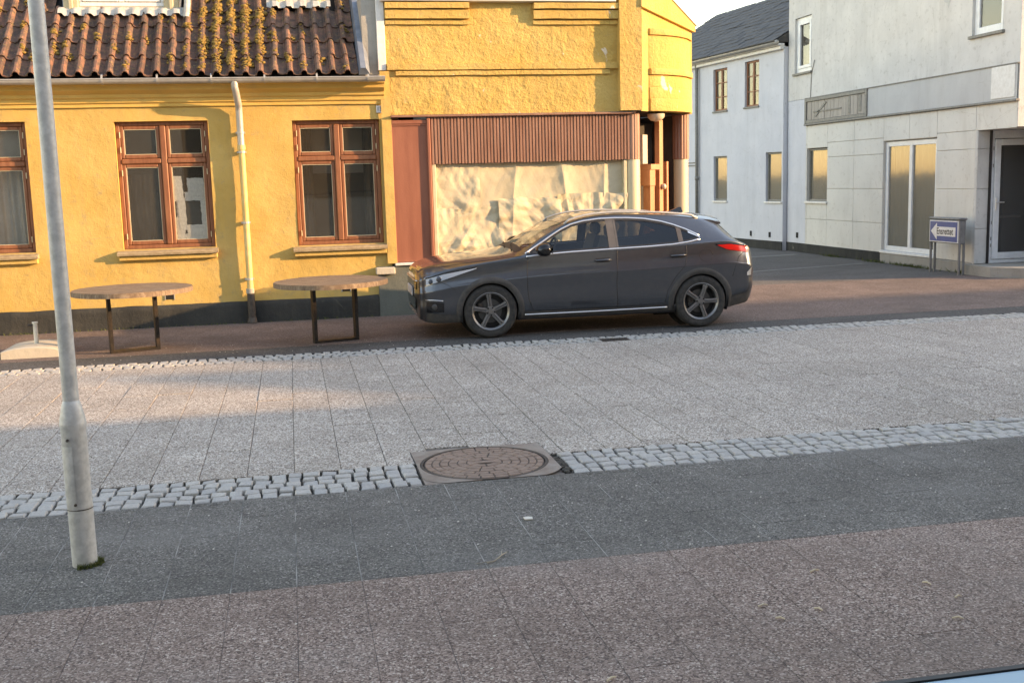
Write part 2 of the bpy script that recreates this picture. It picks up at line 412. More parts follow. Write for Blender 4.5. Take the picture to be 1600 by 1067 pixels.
WP = {}
def link(o, parent=None):
    COL.objects.link(o)
    if parent is not None: o.parent = parent
    return o
def wpos(o): return WP.get(o.name, Vector((0, 0, 0))) if o is not None else Vector((0, 0, 0))
import bmesh
def mesh(name, mb, mat, smooth=False, off=Vector((0, 0, 0)), recalc=True):
    me = bpy.data.meshes.new(name)
    me.from_pydata([(v[0] - off.x, v[1] - off.y, v[2] - off.z) for v in mb.v], [], mb.f)
    me.materials.append(MATS[mat])
    if recalc:
        bm = bmesh.new(); bm.from_mesh(me); bmesh.ops.recalc_face_normals(bm, faces=bm.faces); bm.to_mesh(me); bm.free()
    if smooth:
        for p in me.polygons: p.use_smooth = True
        if smooth == 'angle': me.set_sharp_from_angle(angle=R(38))
    return me
def part(name, mb, mat, parent=None, smooth=False, label=None, kind=None, recalc=True):
    """mesh object; vertices given in world coordinates; origin at the parent's origin"""
    off = wpos(parent)
    o = bpy.data.objects.new(name, mesh(name, mb, mat, smooth, off, recalc))
    link(o, parent); WP[o.name] = off.copy()
    if label: o['label'] = label
    if kind: o['kind'] = kind
    return o
def piece(name, me, parent, loc, rot=(0, 0, 0), scale=(1, 1, 1)):
    o = bpy.data.objects.new(name, me); link(o, parent)
    o.location = Vector(loc) - wpos(parent); o.rotation_euler = rot; o.scale = scale
    return o
def tag(o, label, cat, group=None, kind=None):
    o['label'] = label; o['category'] = cat
    if group: o['group'] = group
    if kind: o['kind'] = kind
    return o
def thing(name, loc, label, cat, group=None):
    o = bpy.data.objects.new(name, None); link(o); o.location = loc; o.empty_display_size = .2
    WP[o.name] = Vector(loc)
    return tag(o, label, cat, group)
def struct(name, mb, mat, label, cat, smooth=False):
    o = part(name, mb, mat, None, smooth); return tag(o, label, cat, None, 'structure')

def nz(x, y, z=0.0, s=1.0): return noise.noise(Vector((x * s, y * s, z * s)))

# wall facing -Y (axis 'y') or -X (axis 'x') with openings, plaster relief in real geometry
def relief_wall(u0, u1, z0, z1, face, openings, step=.05, amp=.004, axis='y', reveal=.12, sc=6.0, amp2=.0, shift=None):
    us = {u0, u1}; zs = {z0, z1}
    for (a, b, c, d) in openings: us |= {a, b}; zs |= {c, d}
    def fill(st):
        st = sorted(x for x in st); out = []
        for a, b in zip(st, st[1:]):
            k = max(1, int(round((b - a) / step)))
            out += [a + (b - a) * i / k for i in range(k)]
        return out + [st[-1]]
    U = [u for u in fill(us) if u0 - 1e-6 <= u <= u1 + 1e-6]; Z = [z for z in fill(zs) if z0 - 1e-6 <= z <= z1 + 1e-6]
    mb = MB(); vs = []
    def P(u, z, d): return (u, face + d, z) if axis == 'y' else (face + d, u, z)
    for z in Z:
        for u in U:
            d = amp * (nz(u, z, face, sc) + .6 * nz(u, z, 3.1, sc * 2.7)) + amp2 * nz(u, z, 7.7, 1.1)
            if amp > .005: d += -.9 * amp * max(0, nz(u, z, 1.7, sc * 4.5)) 
            vs.append(P(u, z, d))
    fs = []
    nu = len(U)
    for j in range(len(Z) - 1):
        for i in range(nu - 1):
            cu = (U[i] + U[i + 1]) / 2; cz = (Z[j] + Z[j + 1]) / 2
            if any(a < cu < b and c < cz < d for (a, b, c, d) in openings): continue
            fs.append((j * nu + i, j * nu + i + 1, (j + 1) * nu + i + 1, (j + 1) * nu + i))
    mb.add(vs, fs)
    for (a, b, c, d) in openings:
        for (p, q, r_, s_) in (((a, c), (a, d), 0, 0), ((b, d), (b, c), 0, 0), ((a, d), (b, d), 0, 0), ((b, c), (a, c), 0, 0)):
            mb.quad(P(p[0], p[1], -.001), P(q[0], q[1], -.001), P(q[0], q[1], reveal), P(p[0], p[1], reveal))
    return mb

# ================================================================== THE GROUND
gm = MB(); gm.quad((-400, -400, -.035), (400, -400, -.035), (400, 600, -.035), (-400, 600, -.035))
struct('ground', gm, 'mortar_dark', 'dark bedding ground under the street reaching the horizon', 'ground')

def slab_mesh(name, w, l, h, mat, c=.004):
    return mesh(name, MB().cbox(-w / 2, w / 2, -l / 2, l / 2, -h, 0, c), mat)

def slabs(parent, name, mat, xs, ycols, limit=300, gap=.0022, ch=.0025, tilt=1.0):
    """ycols(ix) -> list of (y0,y1); nearest `limit` as own objects, the others joined"""
    todo = []
    for ix in xs:
        xa = OX + ix * PX; xb = xa + PX
        for (ya, yb) in ycols(ix): todo.append((xa, xb, ya, yb))
    todo.sort(key=lambda t: (t[2] + t[3]) / 2 + .25 * abs((t[0] + t[1]) / 2 - .9))
    cache = {}; rest = MB(); k = 0
    for (xa, xb, ya, yb) in todo:
        g = gap
        dz = max(-.0012, min(.002, random.gauss(0, .0014 * tilt)))
        vis = True
        if k < limit:
            key = round(yb - ya, 3)
            if key not in cache: cache[key] = slab_mesh(name, PX - 2 * g, yb - ya - 2 * g, .03, mat, ch)
            piece(name, cache[key], parent, ((xa + xb) / 2, (ya + yb) / 2, dz), (random.gauss(0, .003) * tilt, random.gauss(0, .003) * tilt, random.gauss(0, .002)))
            k += 1
        else: rest.cbox(xa + g, xb - g, ya + g, yb - g, -.03, dz, ch)
    if rest.v: part('far_slab', rest, mat, parent, kind='stuff')

CX, CY, CR = 1.19, 7.055, .405      # manhole centre and lid radius
# --- near pavement, reddish aggregate slabs
pv = struct('near_pavement', MB().box(-9, 13, 1.0, 5.06, -.034, -.003), 'joint_pink', 'reddish aggregate paving slabs in the foreground', 'pavement')
def cols_p(ix):
    o = 0 if ix % 2 == 0 else .31
    y = 5.06; out = []
    if o: out.append((5.06 - .31, 5.06)); y = 5.06 - .31
    while y > 3.0: out.append((y - .62, y)); y -= .62
    out.append((1.2, y)) if False else None
    return out
slabs(pv, 'paving_slab', 'pink_aggregate', range(-8, 18), cols_p, 300, .0013, .0018, .25)
part('pavement_edge', MB().box(-9, 13, .25, 2.6, -.03, -.002), 'pink_aggregate', pv)
part('pavement_edge', MB().box(-9, OX - 8 * PX - .004, 2.61, 5.055, -.03, -.002), 'pink_aggregate', pv)
part('pavement_edge', MB().box(OX + 18 * PX + .004, 13, 2.61, 5.055, -.03, -.002), 'pink_aggregate', pv)
# --- dark slab strip
dv = struct('dark_slab_strip', MB().box(-9, 13, 5.06, 6.63, -.034, -.0021), 'joint_sand', 'dark grey slab strip between the reddish pavement and the setts', 'pavement')
def cols_d(ix):
    if ix % 2 == 0: return [(5.062, 5.33), (5.33, 5.95), (5.95, 6.57)] + [(6.57, 6.628)]
    return [(5.062, 5.64), (5.64, 6.26), (6.26, 6.628)]
slabs(dv, 'paving_slab', 'dark_aggregate', range(-9, 22), cols_d, 300, .0026, .0018, .25)
# pale sandy joints showing between the dark slabs
# --- carriageway
rd = struct('road', MB().box(-14, 30, 7.17, 12.07, -.034, -.007), 'joint_road', 'pale aggregate slab carriageway between two sett bands', 'road')
def cols_r(ix):
    out = []
    st = 8.545 if ix % 3 else 8.545 - .36
    y = st
    while y > 7.18:
        a = max(7.172, y - .613); out.append((a, y)); y = a
    y = st
    while y < 12.06:
        b = min(12.068, y + .613)
        if 12.068 - b < .1: b = 12.068
        out.append((y, b)); y = b
    # leave the manhole frame free
    xa = OX + ix * PX; xb = xa + PX; res = []
    for (a, b) in out:
        if xb > CX - .47 and xa < CX + .50 and a < CY + .455 and b > CY - .5:
            if b > CY + .55: res.append((CY + .457, b))
            continue
        res.append((a, b))
    return res
slabs(rd, 'road_slab', 'road_aggregate', range(-16, 36), cols_r)
for (x0, x1) in ((OX + int((CX - .47 - OX) / PX) * PX, CX - .452), (CX + .472, OX + (int((CX + .5 - OX) / PX) + 1) * PX)):
    part('road_slab', MB().cbox(x0 + .003, x1 - .003, 7.175, CY + .452, -.03, 0, .004), 'road_aggregate', rd)
part('road_edge', MB().box(-14, OX - 16 * PX - .004, 7.172, 12.068, -.03, -.001), 'road_aggregate', rd)
part('road_edge', MB().box(OX + 36 * PX + .004, 30, 7.172, 12.068, -.03, -.001), 'road_aggregate', rd)

# --- sett bands
def sett_mesh(i):
    rnd = random.Random(100 + i)
    mb = MB(); w = .047; h = .05
    top = []; mid = []
    for (sx, sy) in ((-1, -1), (1, -1), (1, 1), (-1, 1)):
        jx, jy = rnd.gauss(0, .0028), rnd.gauss(0, .0028)
        mid.append((sx * w + jx, sy * w + jy, -.007 + rnd.gauss(0, .0015)))
        top.append((sx * (w - .007) + jx + rnd.gauss(0, .002), sy * (w - .007) + jy + rnd.gauss(0, .002), rnd.gauss(0, .0018)))
    bot = [(x * .97, y * .97, -h) for (x, y, z) in mid]
    c = (rnd.gauss(0, .005), rnd.gauss(0, .005), rnd.random() * .003)
    vs = bot + mid + top + [c]
    fs = []
    for k in range(4):
        k2 = (k + 1) % 4
        fs += [(k, k2, 4 + k2, 4 + k), (4 + k, 4 + k2, 8 + k2, 8 + k), (8 + k, 8 + k2, 12)]
    mb.add(vs, fs); return mb
SETT = [sett_mesh(i) for i in range(10)]
SETTM = [mesh('sett', m, 'granite_sett') for m in SETT]
def sett_band(name, y0, y1, rows, xa, xb, label, skip=None, seen=(0, 1), limit=300, segs=None, gx=.017):
    st = struct(name, MB().box(-14, 30, y0, y1, -.034, -.026), 'mortar_dark', label, 'kerb')
    pitch = (y1 - y0) / rows; allp = []
    for r in range(rows):
        for (sa, sb) in (segs or ((xa, xb),)):
            ws_l = []; tot = 0
            while tot < sb - sa: ws_l.append(random.uniform(.09, .12)); tot += ws_l[-1]
            x = sa; k_ = (sb - sa) / tot
            for wv in ws_l:
                wv *= k_; y = y0 + (r + .5) * pitch + .004 * math.sin(x * 3 + r) + random.gauss(0, .002); cx = x + wv / 2
                if not (skip and skip(cx, y)): allp.append((cx, y, wv, pitch))
                x += wv
    mid = (seen[0] + seen[1]) / 2
    allp.sort(key=lambda t: abs(t[0] - mid))
    rest = MB()
    for k, (x, y, wv, pt) in enumerate(allp):
        i = random.randrange(10); z = .001 + random.gauss(0, .003); rot = random.choice((0, 1, 2, 3)) * math.pi / 2 + random.gauss(0, .05)
        sx, sy = (wv - gx) / .094, (pt - .014) / .094
        if k < limit:
            a = (sx, sy) if abs(math.sin(rot)) < .5 else (sy, sx)
            piece('sett', SETTM[i], st, (x, y, z), (random.gauss(0, .03), random.gauss(0, .03), rot), (a[0], a[1], 1))
        else:
            cr, sr = math.cos(rot), math.sin(rot)
            rest.add([(x + (vx * cr - vy * sr) * sx, y + (vx * sr + vy * cr) * sy, z + vz) for (vx, vy, vz) in SETT[i].v], SETT[i].f)
    if rest.v: part('far_sett', rest, 'granite_sett', st, kind='stuff')
    return st
sett_band('near_sett_band', 6.632, 7.168, 5, -4, 14, 'band of five rows of pale granite setts nearest the viewer',
          None, (-1.7, 5.0), 300, ((-4, CX - .458), (CX + .52, 14)))
sett_band('far_sett_band', 12.07, 12.47, 4, -5.5, 16, 'narrow band of granite setts along the far side of the road', lambda x, y: 3.46 < x < 3.82 and y < 12.27, (-3.4, 9.4), 300, None, .026)
# --- far pavement
fp = struct('far_pavement', MB().box(-16, 30, 13.06, 17.35, -.034, -.001), 'red_paving', 'dull red paving along the yellow house and the side street mouth', 'pavement')
part('asphalt_strip', MB().box(-16, 30, 12.472, 13.058, -.034, -.002), 'asphalt', fp, label='dark grey strip beside the far setts')
sd = struct('side_street', MB().box(4.5, 30, 17.352, 70, -.034, -.003), 'side_asphalt', 'worn grey asphalt side street beside the white building', 'road')
simple('asphalt_pale', (.15, .14, .13), .95, c2=(.21, .20, .185), scale=6, bump=.3, bscale=120)
part('drain_channel', MB().prism([(7.2, 19.3), (9.6, 19.9), (11.45, 20.4), (11.45, 20.55), (9.5, 20.1), (7.2, 19.5)], -.004, .002, 'z'), 'asphalt_pale', sd)
part('drain_channel', MB().prism([(7.6, 22.6), (11.5, 23.4), (11.5, 23.75), (7.6, 22.85)], -.004, .002, 'z'), 'asphalt_pale', sd)

# ================================================================== MANHOLE AND DRAIN
mh = thing('manhole_cover', (CX, CY, 0), 'round brick-patterned manhole cover in a square concrete surround', 'manhole')
fr = MB()
FX0, FX1, FY0, FY1 = CX - .45, CX + .47, 6.634, CY + .45
NSEG = 48
outer = []; inner = []
for k in range(NSEG):
    a = 2 * math.pi * k / NSEG; ca, sa = math.cos(a), math.sin(a)
    t = 1e9
    if ca > 1e-6: t = min(t, (FX1 - CX) / ca)
    if ca < -1e-6: t = min(t, (FX0 - CX) / ca)
    if sa > 1e-6: t = min(t, (FY1 - CY) / sa)
    if sa < -1e-6: t = min(t, (FY0 - CY) / sa)
    t = min(t, .545); outer.append((CX + ca * t, CY + sa * t)); rr = min(CR + .028, t * .999); inner.append((CX + ca * rr, CY + sa * rr))
vs = [(x, y, .002) for x, y in outer] + [(x, y, .006) for x, y in inner] + [(x, y, -.03) for x, y in inner]
fs = [(k, (k + 1) % NSEG, NSEG + (k + 1) % NSEG, NSEG + k) for k in range(NSEG)] + [(NSEG + k, NSEG + (k + 1) % NSEG, 2 * NSEG + (k + 1) % NSEG, 2 * NSEG + k) for k in range(NSEG)]
fr.add(vs, fs); part('surround', fr, 'surround_concrete', mh, label='brownish concrete surround')
part('surround_bed', MB().box(FX0, FX1, FY0, FY1, -.034, -.021), 'surround_concrete', mh)
part('surround_corner', MB().prism([(FX0, FY1), (FX0, FY1 - .2), (FX0 + .2, FY1)], -.02, -.001, 'z'), 'surround_concrete', mh)
part('surround_corner', MB().prism([(FX1, FY1), (FX1 - .2, FY1), (FX1, FY1 - .2)], -.02, -.001, 'z'), 'surround_concrete', mh)
part('surround_corner', MB().prism([(FX0, FY0), (FX0 + .2, FY0), (FX0, FY0 + .2)], -.02, -.001, 'z'), 'surround_concrete', mh)
part('rim', MB().lathe([(CR + .024, -.02), (CR + .024, .006), (CR + .006, .006), (CR + .006, -.02)], (CX, CY, 0), 64), 'iron_dark', mh, 'angle')
lid = part('lid', MB().lathe([(CR, -.02), (CR, .002), (.001, .002)], (CX, CY, 0), 64), 'iron_dark', mh)
rings = [(.062, .118, 6), (.124, .180, 10), (.186, .240, 14), (.246, .298, 18), (.304, .350, 22), (.356, .398, 26)]
for (ra, rb, cnt) in rings:
    me_ = MB()
    da = 2 * math.pi / cnt; gap = .009
    sg = 4; vsx = []
    for j in range(sg + 1):
        for (rr, zz, ins) in ((ra, -.006, 0), (ra + .004, 0, .002), (rb - .004, 0, .002), (rb, -.006, 0)):
            a = -da / 2 + (gap / 2 + ins) / rr + (da - (gap + 2 * ins) / rr) * j / sg
            vsx.append((rr * math.cos(a), rr * math.sin(a), zz))
    fsx = [(j * 4 + i, j * 4 + i + 1, (j + 1) * 4 + i + 1, (j + 1) * 4 + i) for j in range(sg) for i in range(3)] + [(0, 1, 2, 3), tuple(sg * 4 + i for i in (3, 2, 1, 0))]
    me_.add(vsx, fsx); mm = mesh('pad', me_, 'iron_pink')
    off = random.random()
    for k in range(cnt):
        o = bpy.data.objects.new('pad', mm); link(o, lid); o.location = (0, 0, .008 + random.gauss(0, .0006)); o.rotation_euler = (0, 0, (k + off) * da)
part('lifting_slot', MB().cbox(CX - .075, CX + .075, CY - .024, CY + .024, .002, .010, .004), 'iron_pink', lid)
rub = MB()
for k in range(70):
    a = 0; x = CX + .495 + random.uniform(-.022, .022); y = random.uniform(6.68, 7.12); r_ = random.uniform(.006, .016)
    rub.cbox(x - r_, x + r_, y - r_, y + r_, -.02, -.004 + random.random() * .006, r_ * .4)
part('broken_mortar', rub, 'mortar_dark', mh, kind='stuff')
dr = thing('drain_grate', (3.64, 12.17, 0), 'small dark drain grate set in the far sett band', 'drain')
part('frame', MB().box(3.465, 3.815, 12.06, 12.075, -.02, .004).box(3.465, 3.815, 12.25, 12.265, -.02, .004).box(3.465, 3.48, 12.075, 12.25, -.02, .004).box(3.80, 3.815, 12.075, 12.25, -.02, .004), 'iron_dark', dr)
for k in range(9): part('bar', MB().cbox(3.492 + k * .034, 3.51 + k * .034, 12.078, 12.247, -.02, .002, .003), 'iron_dark', dr)

# ================================================================== YELLOW HOUSE
HY = 15.70
HX0, HX1 = -9.0, 1.40
yh = thing('yellow_house', (-3.8, HY, 0), 'low yellow plastered house with red tile roof and brown casement windows', 'house')
WINS = [(-4.60, -3.37, 1.09, 2.82), (-2.25, -1.03, 1.08, 2.80), (.10, 1.305, 1.045, 2.78)]
part('wall', relief_wall(HX0, HX1, .28, 3.36, HY, WINS, .035, .0042, reveal=.13, sc=5.0, amp2=.012), 'yellow_plaster', yh, True)
part('back_wall', MB().box(HX0, HX1 + .05, HY + 6.8, HY + 7, 0, 3.4), 'yellow_plaster', yh)
part('side_wall', MB().box(HX0, HX0 + .2, HY + .15, HY + 6.8, 0, 3.4), 'yellow_plaster', yh)
def plinth_fn(u, v):
    x = HX0 + (1.19 - HX0) * u; z = -.02 + .325 * v
    return (x, HY - .045 + .008 * nz(x, z, 2, 4) + (0.03 if v > .99 else 0), z + (.012 * nz(x, 0, 5, 3) if v > .7 else 0))
part('plinth', MB().grid(200, 8, plinth_fn), 'plinth_black', yh, True, label='black tarred plinth')
# cornice under the eaves (profile extruded along the street)
prof = [(0, 2.985), (-.03, 2.99), (-.035, 3.03), (-.06, 3.045), (-.07, 3.09), (-.10, 3.11), (-.11, 3.15), (-.17, 3.18), (-.20, 3.20), (-.21, 3.245), (-.25, 3.26), (-.255, 3.31), (.05, 3.32)]
cm = MB(); NXC = 120
vs = []; fs = []
for i in range(NXC + 1):
    x = HX0 + (HX1 - .02 - HX0) * i / NXC
    for (dy, z) in prof: vs.append((x, HY + dy + .003 * nz(x, z, 0, 6), z + .004 * nz(x, 1, 0, 2)))
m = len(prof)
for i in range(NXC):
    for k in range(m - 1): fs.append((i * m + k, i * m + k + 1, (i + 1) * m + k + 1, (i + 1) * m + k))
fs.append(tuple(NXC * m + k for k in range(m)))
cm.add(vs, fs); part('cornice', cm, 'cornice_plaster', yh, 'angle')
# windows ------------------------------------------------------------
def bar(parent, name, mat, *b, c=.007): return part(name, MB().cbox(*b, c), mat, parent)
def casement(x0, x1, z0, z1, ztr, kind):
    y = HY + .075; w = part('window', MB().cbox(x0 + .002, x0 + .055, y, y + .09, z0 + .002, z1 - .002, .008)
        .cbox(x1 - .055, x1 - .002, y, y + .09, z0 + .002, z1 - .002, .008).cbox(x0 + .055, x1 - .055, y, y + .09, z1 - .055, z1 - .002, .008)
        .cbox(x0 + .055, x1 - .055, y, y + .09, z0 + .002, z0 + .055, .008), 'wood_red', yh)
    xm = (x0 + x1) / 2
    bar(w, 'mullion', 'wood_red', xm - .04, xm + .04, y - .012, y + .075, z0 + .055, z1 - .055, c=.012)
    for (a, b) in ((x0 + .055, xm - .04), (xm + .04, x1 - .055)):
        bar(w, 'transom', 'wood_red', a, b, y - .012, y + .075, ztr - .035, ztr + .035, c=.012)
        for (c, d) in ((z0 + .055, ztr - .035), (ztr + .035, z1 - .055)):
            sw = .048; ys = y + .006
            s_ = part('sash', MB().cbox(a + .003, a + sw, ys, ys + .05, c + .003, d - .003, .009).cbox(b - sw, b - .003, ys, ys + .05, c + .003, d - .003, .009)
                 .cbox(a + sw, b - sw, ys, ys + .05, d - sw, d - .003, .009).cbox(a + sw, b - sw, ys, ys + .05, c + .003, c + sw + .008, .009), 'wood_red', w)
            part('pane', MB().box(a + sw - .006, b - sw + .006, ys + .026, ys + .030, c + sw, d - sw + .006), 'pane_glass', w)
            part('glazing_bead', MB().box(a + sw, a + sw + .006, ys + .008, ys + .024, c + sw + .008, d - sw).box(b - sw - .006, b - sw, ys + .008, ys + .024, c + sw + .008, d - sw)
                 .box(a + sw, b - sw, ys + .008, ys + .024, c + sw + .008, c + sw + .014).box(a + sw, b - sw, ys + .008, ys + .024, d - sw - .006, d - sw), 'cream_paint', w)
            for hz in (c + .12, d - .12):
                hx = a - .002 if a < xm - .1 else b + .002
                bar(w, 'hinge', 'cream_paint', hx - .006, hx + .006, y - .018, y + .004, hz - .04, hz + .04, c=.003)
    # sill: sloping weathered cap on a yellow apron
    sm = MB(); vs = []; ns = 14
    for i in range(ns + 1):
        x = x0 - .075 + (x1 - x0 + .11) * i / ns; q = .004 * nz(x, z0, 1, 8)
        for (dy, dz) in ((.07, .004), (-.105, -.035 + q), (-.115, -.05 + q), (-.112, -.078 + q), (.0, -.08)): vs.append((x, HY + dy, z0 + dz))
    fs = [(i * 5 + k, i * 5 + k + 1, (i + 1) * 5 + k + 1, (i + 1) * 5 + k) for i in range(ns) for k in range(4)] + [(0, 1, 2, 3, 4), tuple(ns * 5 + k for k in (4, 3, 2, 1, 0))]
    sm.add(vs, fs); part('sill', sm, 'sill_stone', w, 'angle')
    part('sill_apron', MB().cbox(x0 - .06, x1 + .02, HY - .07, HY + .01, z0 - .145, z0 - .081, .008), 'yellow_plaster', w)
    # room behind
    rm = MB(); X0, X1, Y0, Y1, Z0, Z1 = x0 - .5, x1 + .5, HY + .17, HY + 2.4, .4, 2.95
    rm.quad((X0, Y1, Z0), (X1, Y1, Z0), (X1, Y1, Z1), (X0, Y1, Z1)).quad((X0, Y0, Z0), (X0, Y1, Z0), (X0, Y1, Z1), (X0, Y0, Z1)).quad((X1, Y0, Z0), (X1, Y1, Z0), (X1, Y1, Z1), (X1, Y0, Z1))
    rm.quad((X0, Y0, Z0), (X1, Y0, Z0), (X1, Y1, Z0), (X0, Y1, Z0)).quad((X0, Y0, Z1), (X1, Y0, Z1), (X1, Y1, Z1), (X0, Y1, Z1))
    part('room', rm, 'room_dark', w, recalc=False)
    return w
def curtain(w, x0, x1, z0, z1, y, fold=.06, amp=.02, name='curtain', mat='curtain', taper=0.0):
    def fn(u, v):
        x = x0 + (x1 - x0) * u; x = x + taper * (1 - v) * (1 - u) * 1.0
        return (x, y + amp * math.sin(x / fold * 2 * math.pi + .6 * math.sin(v * 3)) + .01 * nz(x, v * 2, 0, 6), z0 + (z1 - z0) * v)
    return part(name, MB().grid(max(12, int((x1 - x0) / fold * 8)), 10, fn), mat, w, True)
w0 = casement(*WINS[0], 2.27, 0); w1 = casement(*WINS[1], 2.27, 1); w2 = casement(*WINS[2], 2.255, 2)
w0['label'] = 'brown casement window with pale curtains behind the lamp post'; w1['label'] = 'brown casement window with newspaper stuck to one pane'; w2['label'] = 'brown casement window beside the red shop panel'
curtain(w0, -3.95, -3.42, 1.12, 2.75, HY + .30, .11, .03); curtain(w0, -4.55, -4.1, 1.12, 2.75, HY + .30, .11, .03)
curtain(w1, -2.16, -1.86, 1.1, 2.1, HY + .42, .12, .03, mat='curtain_dark', taper=.12); curtain(w2, .16, .36, 1.1, 2.75, HY + .45, .10, .03, mat='curtain_dark', taper=-.1); curtain(w2, 1.08, 1.26, 1.1, 2.75, HY + .45, .10, .03, mat='curtain_dark')
part('roller_blind', MB().box(.2, 1.22, HY + .6, HY + .61, 2.05, 2.75), 'room_grey', w2)
part('roller_blind', MB().box(-4.5, -3.42, HY + .22, HY + .23, 2.33, 2.75), 'room_grey', w0)
# newspaper sheets taped on the inside, right lower pane, around a dark gap
def sheet(x0, x1, z0, z1, tilt, dy):
    def fn(u, v):
        x = x0 + (x1 - x0) * u + tilt * v; z = z0 + (z1 - z0) * v
        j = .010 if (u in (0, 1) or v in (0, 1)) else 0
        return (x + j * nz(z * 31, u * 5, 1.3), HY + .114 + dy + .002 * nz(x, z, 9, 18), z + j * nz(x * 29, v * 5, 4.1))
    part('newspaper_sheet', MB().grid(10, 12, fn), 'newspaper', w1)
for a in ((-1.545, -1.42, 1.72, 2.06, -.015, .0), (-1.50, -1.40, 1.32, 1.76, -.01, .004), (-1.545, -1.43, 1.16, 1.50, .0, .008), (-1.36, -1.135, 1.80, 2.03, -.012, .006), (-1.41, -1.13, 1.72, 1.84, 0, .010), (-1.20, -1.12, 1.36, 1.74, -.005, .003), (-1.40, -1.125, 1.24, 1.39, -.005, .0), (-1.43, -1.12, 1.155, 1.27, .003, .006), (-1.53, -1.44, 1.5, 1.78, .006, .012)):
    sheet(*a)
# wall vents and number plate
for x in (-1.69, .73):
    part('wall_vent', MB().box(x - .055, x + .055, HY - .012, HY + .02, .38, .49), 'dark_void', yh)
    part('vent_rim', MB().box(x - .068, x - .055, HY - .016, HY + .01, .37, .50).box(x + .055, x + .068, HY - .016, HY + .01, .37, .50).box(x - .055, x + .055, HY - .016, HY + .01, .49, .502), 'concrete', yh)
def text_mesh(name, s, size, mat, M4, parent, extr=.001, align='CENTER', sx=1.0, bold=0.0):
    cu = bpy.data.curves.new(name, 'FONT'); cu.body = s; cu.size = size; cu.extrude = extr; cu.offset = bold; cu.align_x = align; cu.align_y = 'CENTER'
    to = bpy.data.objects.new(name, cu); COL.objects.link(to)
    dg = bpy.context.evaluated_depsgraph_get(); dg.update()
    me = bpy.data.meshes.new_from_object(to.evaluated_get(dg)); bpy.data.objects.remove(to)
    me.transform(Matrix.Diagonal((sx, 1, 1, 1))); me.transform(M4); me.transform(Matrix.Translation(-wpos(parent)))
    me.materials.clear(); me.materials.append(MATS[mat])
    o = bpy.data.objects.new(name, me); link(o, parent); return o
npl = part('number_plate', MB().cbox(1.268, 1.358, HY - .022, HY + .0, 2.865, 2.965, .004), 'sign_white', yh, label='small white house number plate')
text_mesh('numeral', '13', .075, 'sign_black', Matrix.Translation((1.313, HY - .0235, 2.915)) @ Matrix.Rotation(R(90), 4, 'X'), npl, .0008)
# gutter, brackets, downpipe
GY = HY - .335; GZ = 3.325; GR = .062
gv = []; gn = 10
for x in (HX0, HX1 - .02):
    for k in range(gn + 1):
        a = math.pi + math.pi * k / gn; gv.append((x, GY + GR * math.cos(a), GZ + GR * math.sin(a)))
    for k in range(gn + 1):
        a = 2 * math.pi - math.pi * k / gn; gv.append((x, GY + (GR - .006) * math.cos(a), GZ + (GR - .006) * math.sin(a)))
gm = 2 * (gn + 1)
part('gutter', MB().add(gv, [(k, (k + 1) % gm, gm + (k + 1) % gm, gm + k) for k in range(gm)] + [tuple(range(gm, 2 * gm))]).tube([(HX0, GY - GR, GZ), (HX1 - .02, GY - GR, GZ)], .009, 8), 'zinc', yh, 'angle')
for k in range(10):
    x = HX1 - .25 - k * .69
    part('gutter_bracket', MB().lathe([(GR + .001, -.012), (GR + .007, -.012), (GR + .007, .012), (GR + .001, .012), (GR + .001, -.012)], (x, GY, GZ), 12, 'x', math.pi * .5, math.pi * 2.0).box(x - .011, x + .011, GY, HY - .2, GZ - .012, GZ - .004), 'zinc', yh)
PXX = -.60; PYY = HY - .095
part('downpipe', MB().tube([(PXX - .03, GY, GZ - .03), (PXX - .03, GY, GZ - .11), (PXX - .02, GY + .02, GZ - .16), (PXX, PYY - .03, GZ - .34), (PXX, PYY, GZ - .42), (PXX, PYY, 2.45)], .047, 16), 'zinc', yh, 'angle')
part('lower_downpipe', MB().tube([(PXX, PYY, 2.46), (PXX + .005, PYY, .42)], .044, 16), 'pipe_paint', yh, 'angle')
for z in (2.42, .45): part('pipe_collar', MB().tube([(PXX, PYY, z - .03), (PXX, PYY, z + .035)], .056, 16), 'pipe_paint' if z > 1 else 'concrete', yh, 'angle')
part('pipe_boot', MB().tube([(PXX + .005, PYY, .42), (PXX + .005, PYY, .02)], .052, 14).tube([(PXX + .005, PYY, .08), (PXX + .005, PYY - .01, .0)], [.055, .075], 14), 'iron_dark', yh, 'angle')
for z in (2.62, 2.36, 1.4, .62): part('pipe_clip', MB().box(PXX - .06, PXX - .05, PYY - .02, HY, z - .014, z + .014).box(PXX + .05, PXX + .06, PYY - .02, HY, z - .014, z + .014).tube([(PXX, PYY, z - .014), (PXX, PYY, z + .014)], .053, 14), 'zinc', yh)
# --- pantile roof
RX1 = 1.02; PITCH = R(41); TY = GY - .02; TZ = 3.35
def roofpt(x, s, h=0.0): return (x, TY + s * math.cos(PITCH) - h * math.sin(PITCH), TZ + s * math.sin(PITCH) + h * math.cos(PITCH))
roof = part('roof', MB().add([roofpt(HX0, .02, -.03), roofpt(RX1 + .1, .02, -.03), roofpt(RX1 + .1, 4.9, -.03), roofpt(HX0, 4.9, -.03), roofpt(HX0, .02, -.06), roofpt(RX1 + .1, .02, -.06), roofpt(RX1 + .1, 4.9, -.06), roofpt(HX0, 4.9, -.06)],
            [(0, 1, 2, 3), (7, 6, 5, 4), (0, 4, 5, 1), (1, 5, 6, 2), (2, 6, 7, 3), (3, 7, 4, 0)]), 'dark_void', yh, label='red clay pantile roof with moss')
back = MB(); p1 = roofpt(HX0, 4.9); p2 = roofpt(HX1, 4.9)
part('rear_roof', back.quad(p1, p2, (HX1, p1[1] + 3.6, 3.3), (HX0, p1[1] + 3.6, 3.3)), 'roof_far', yh)
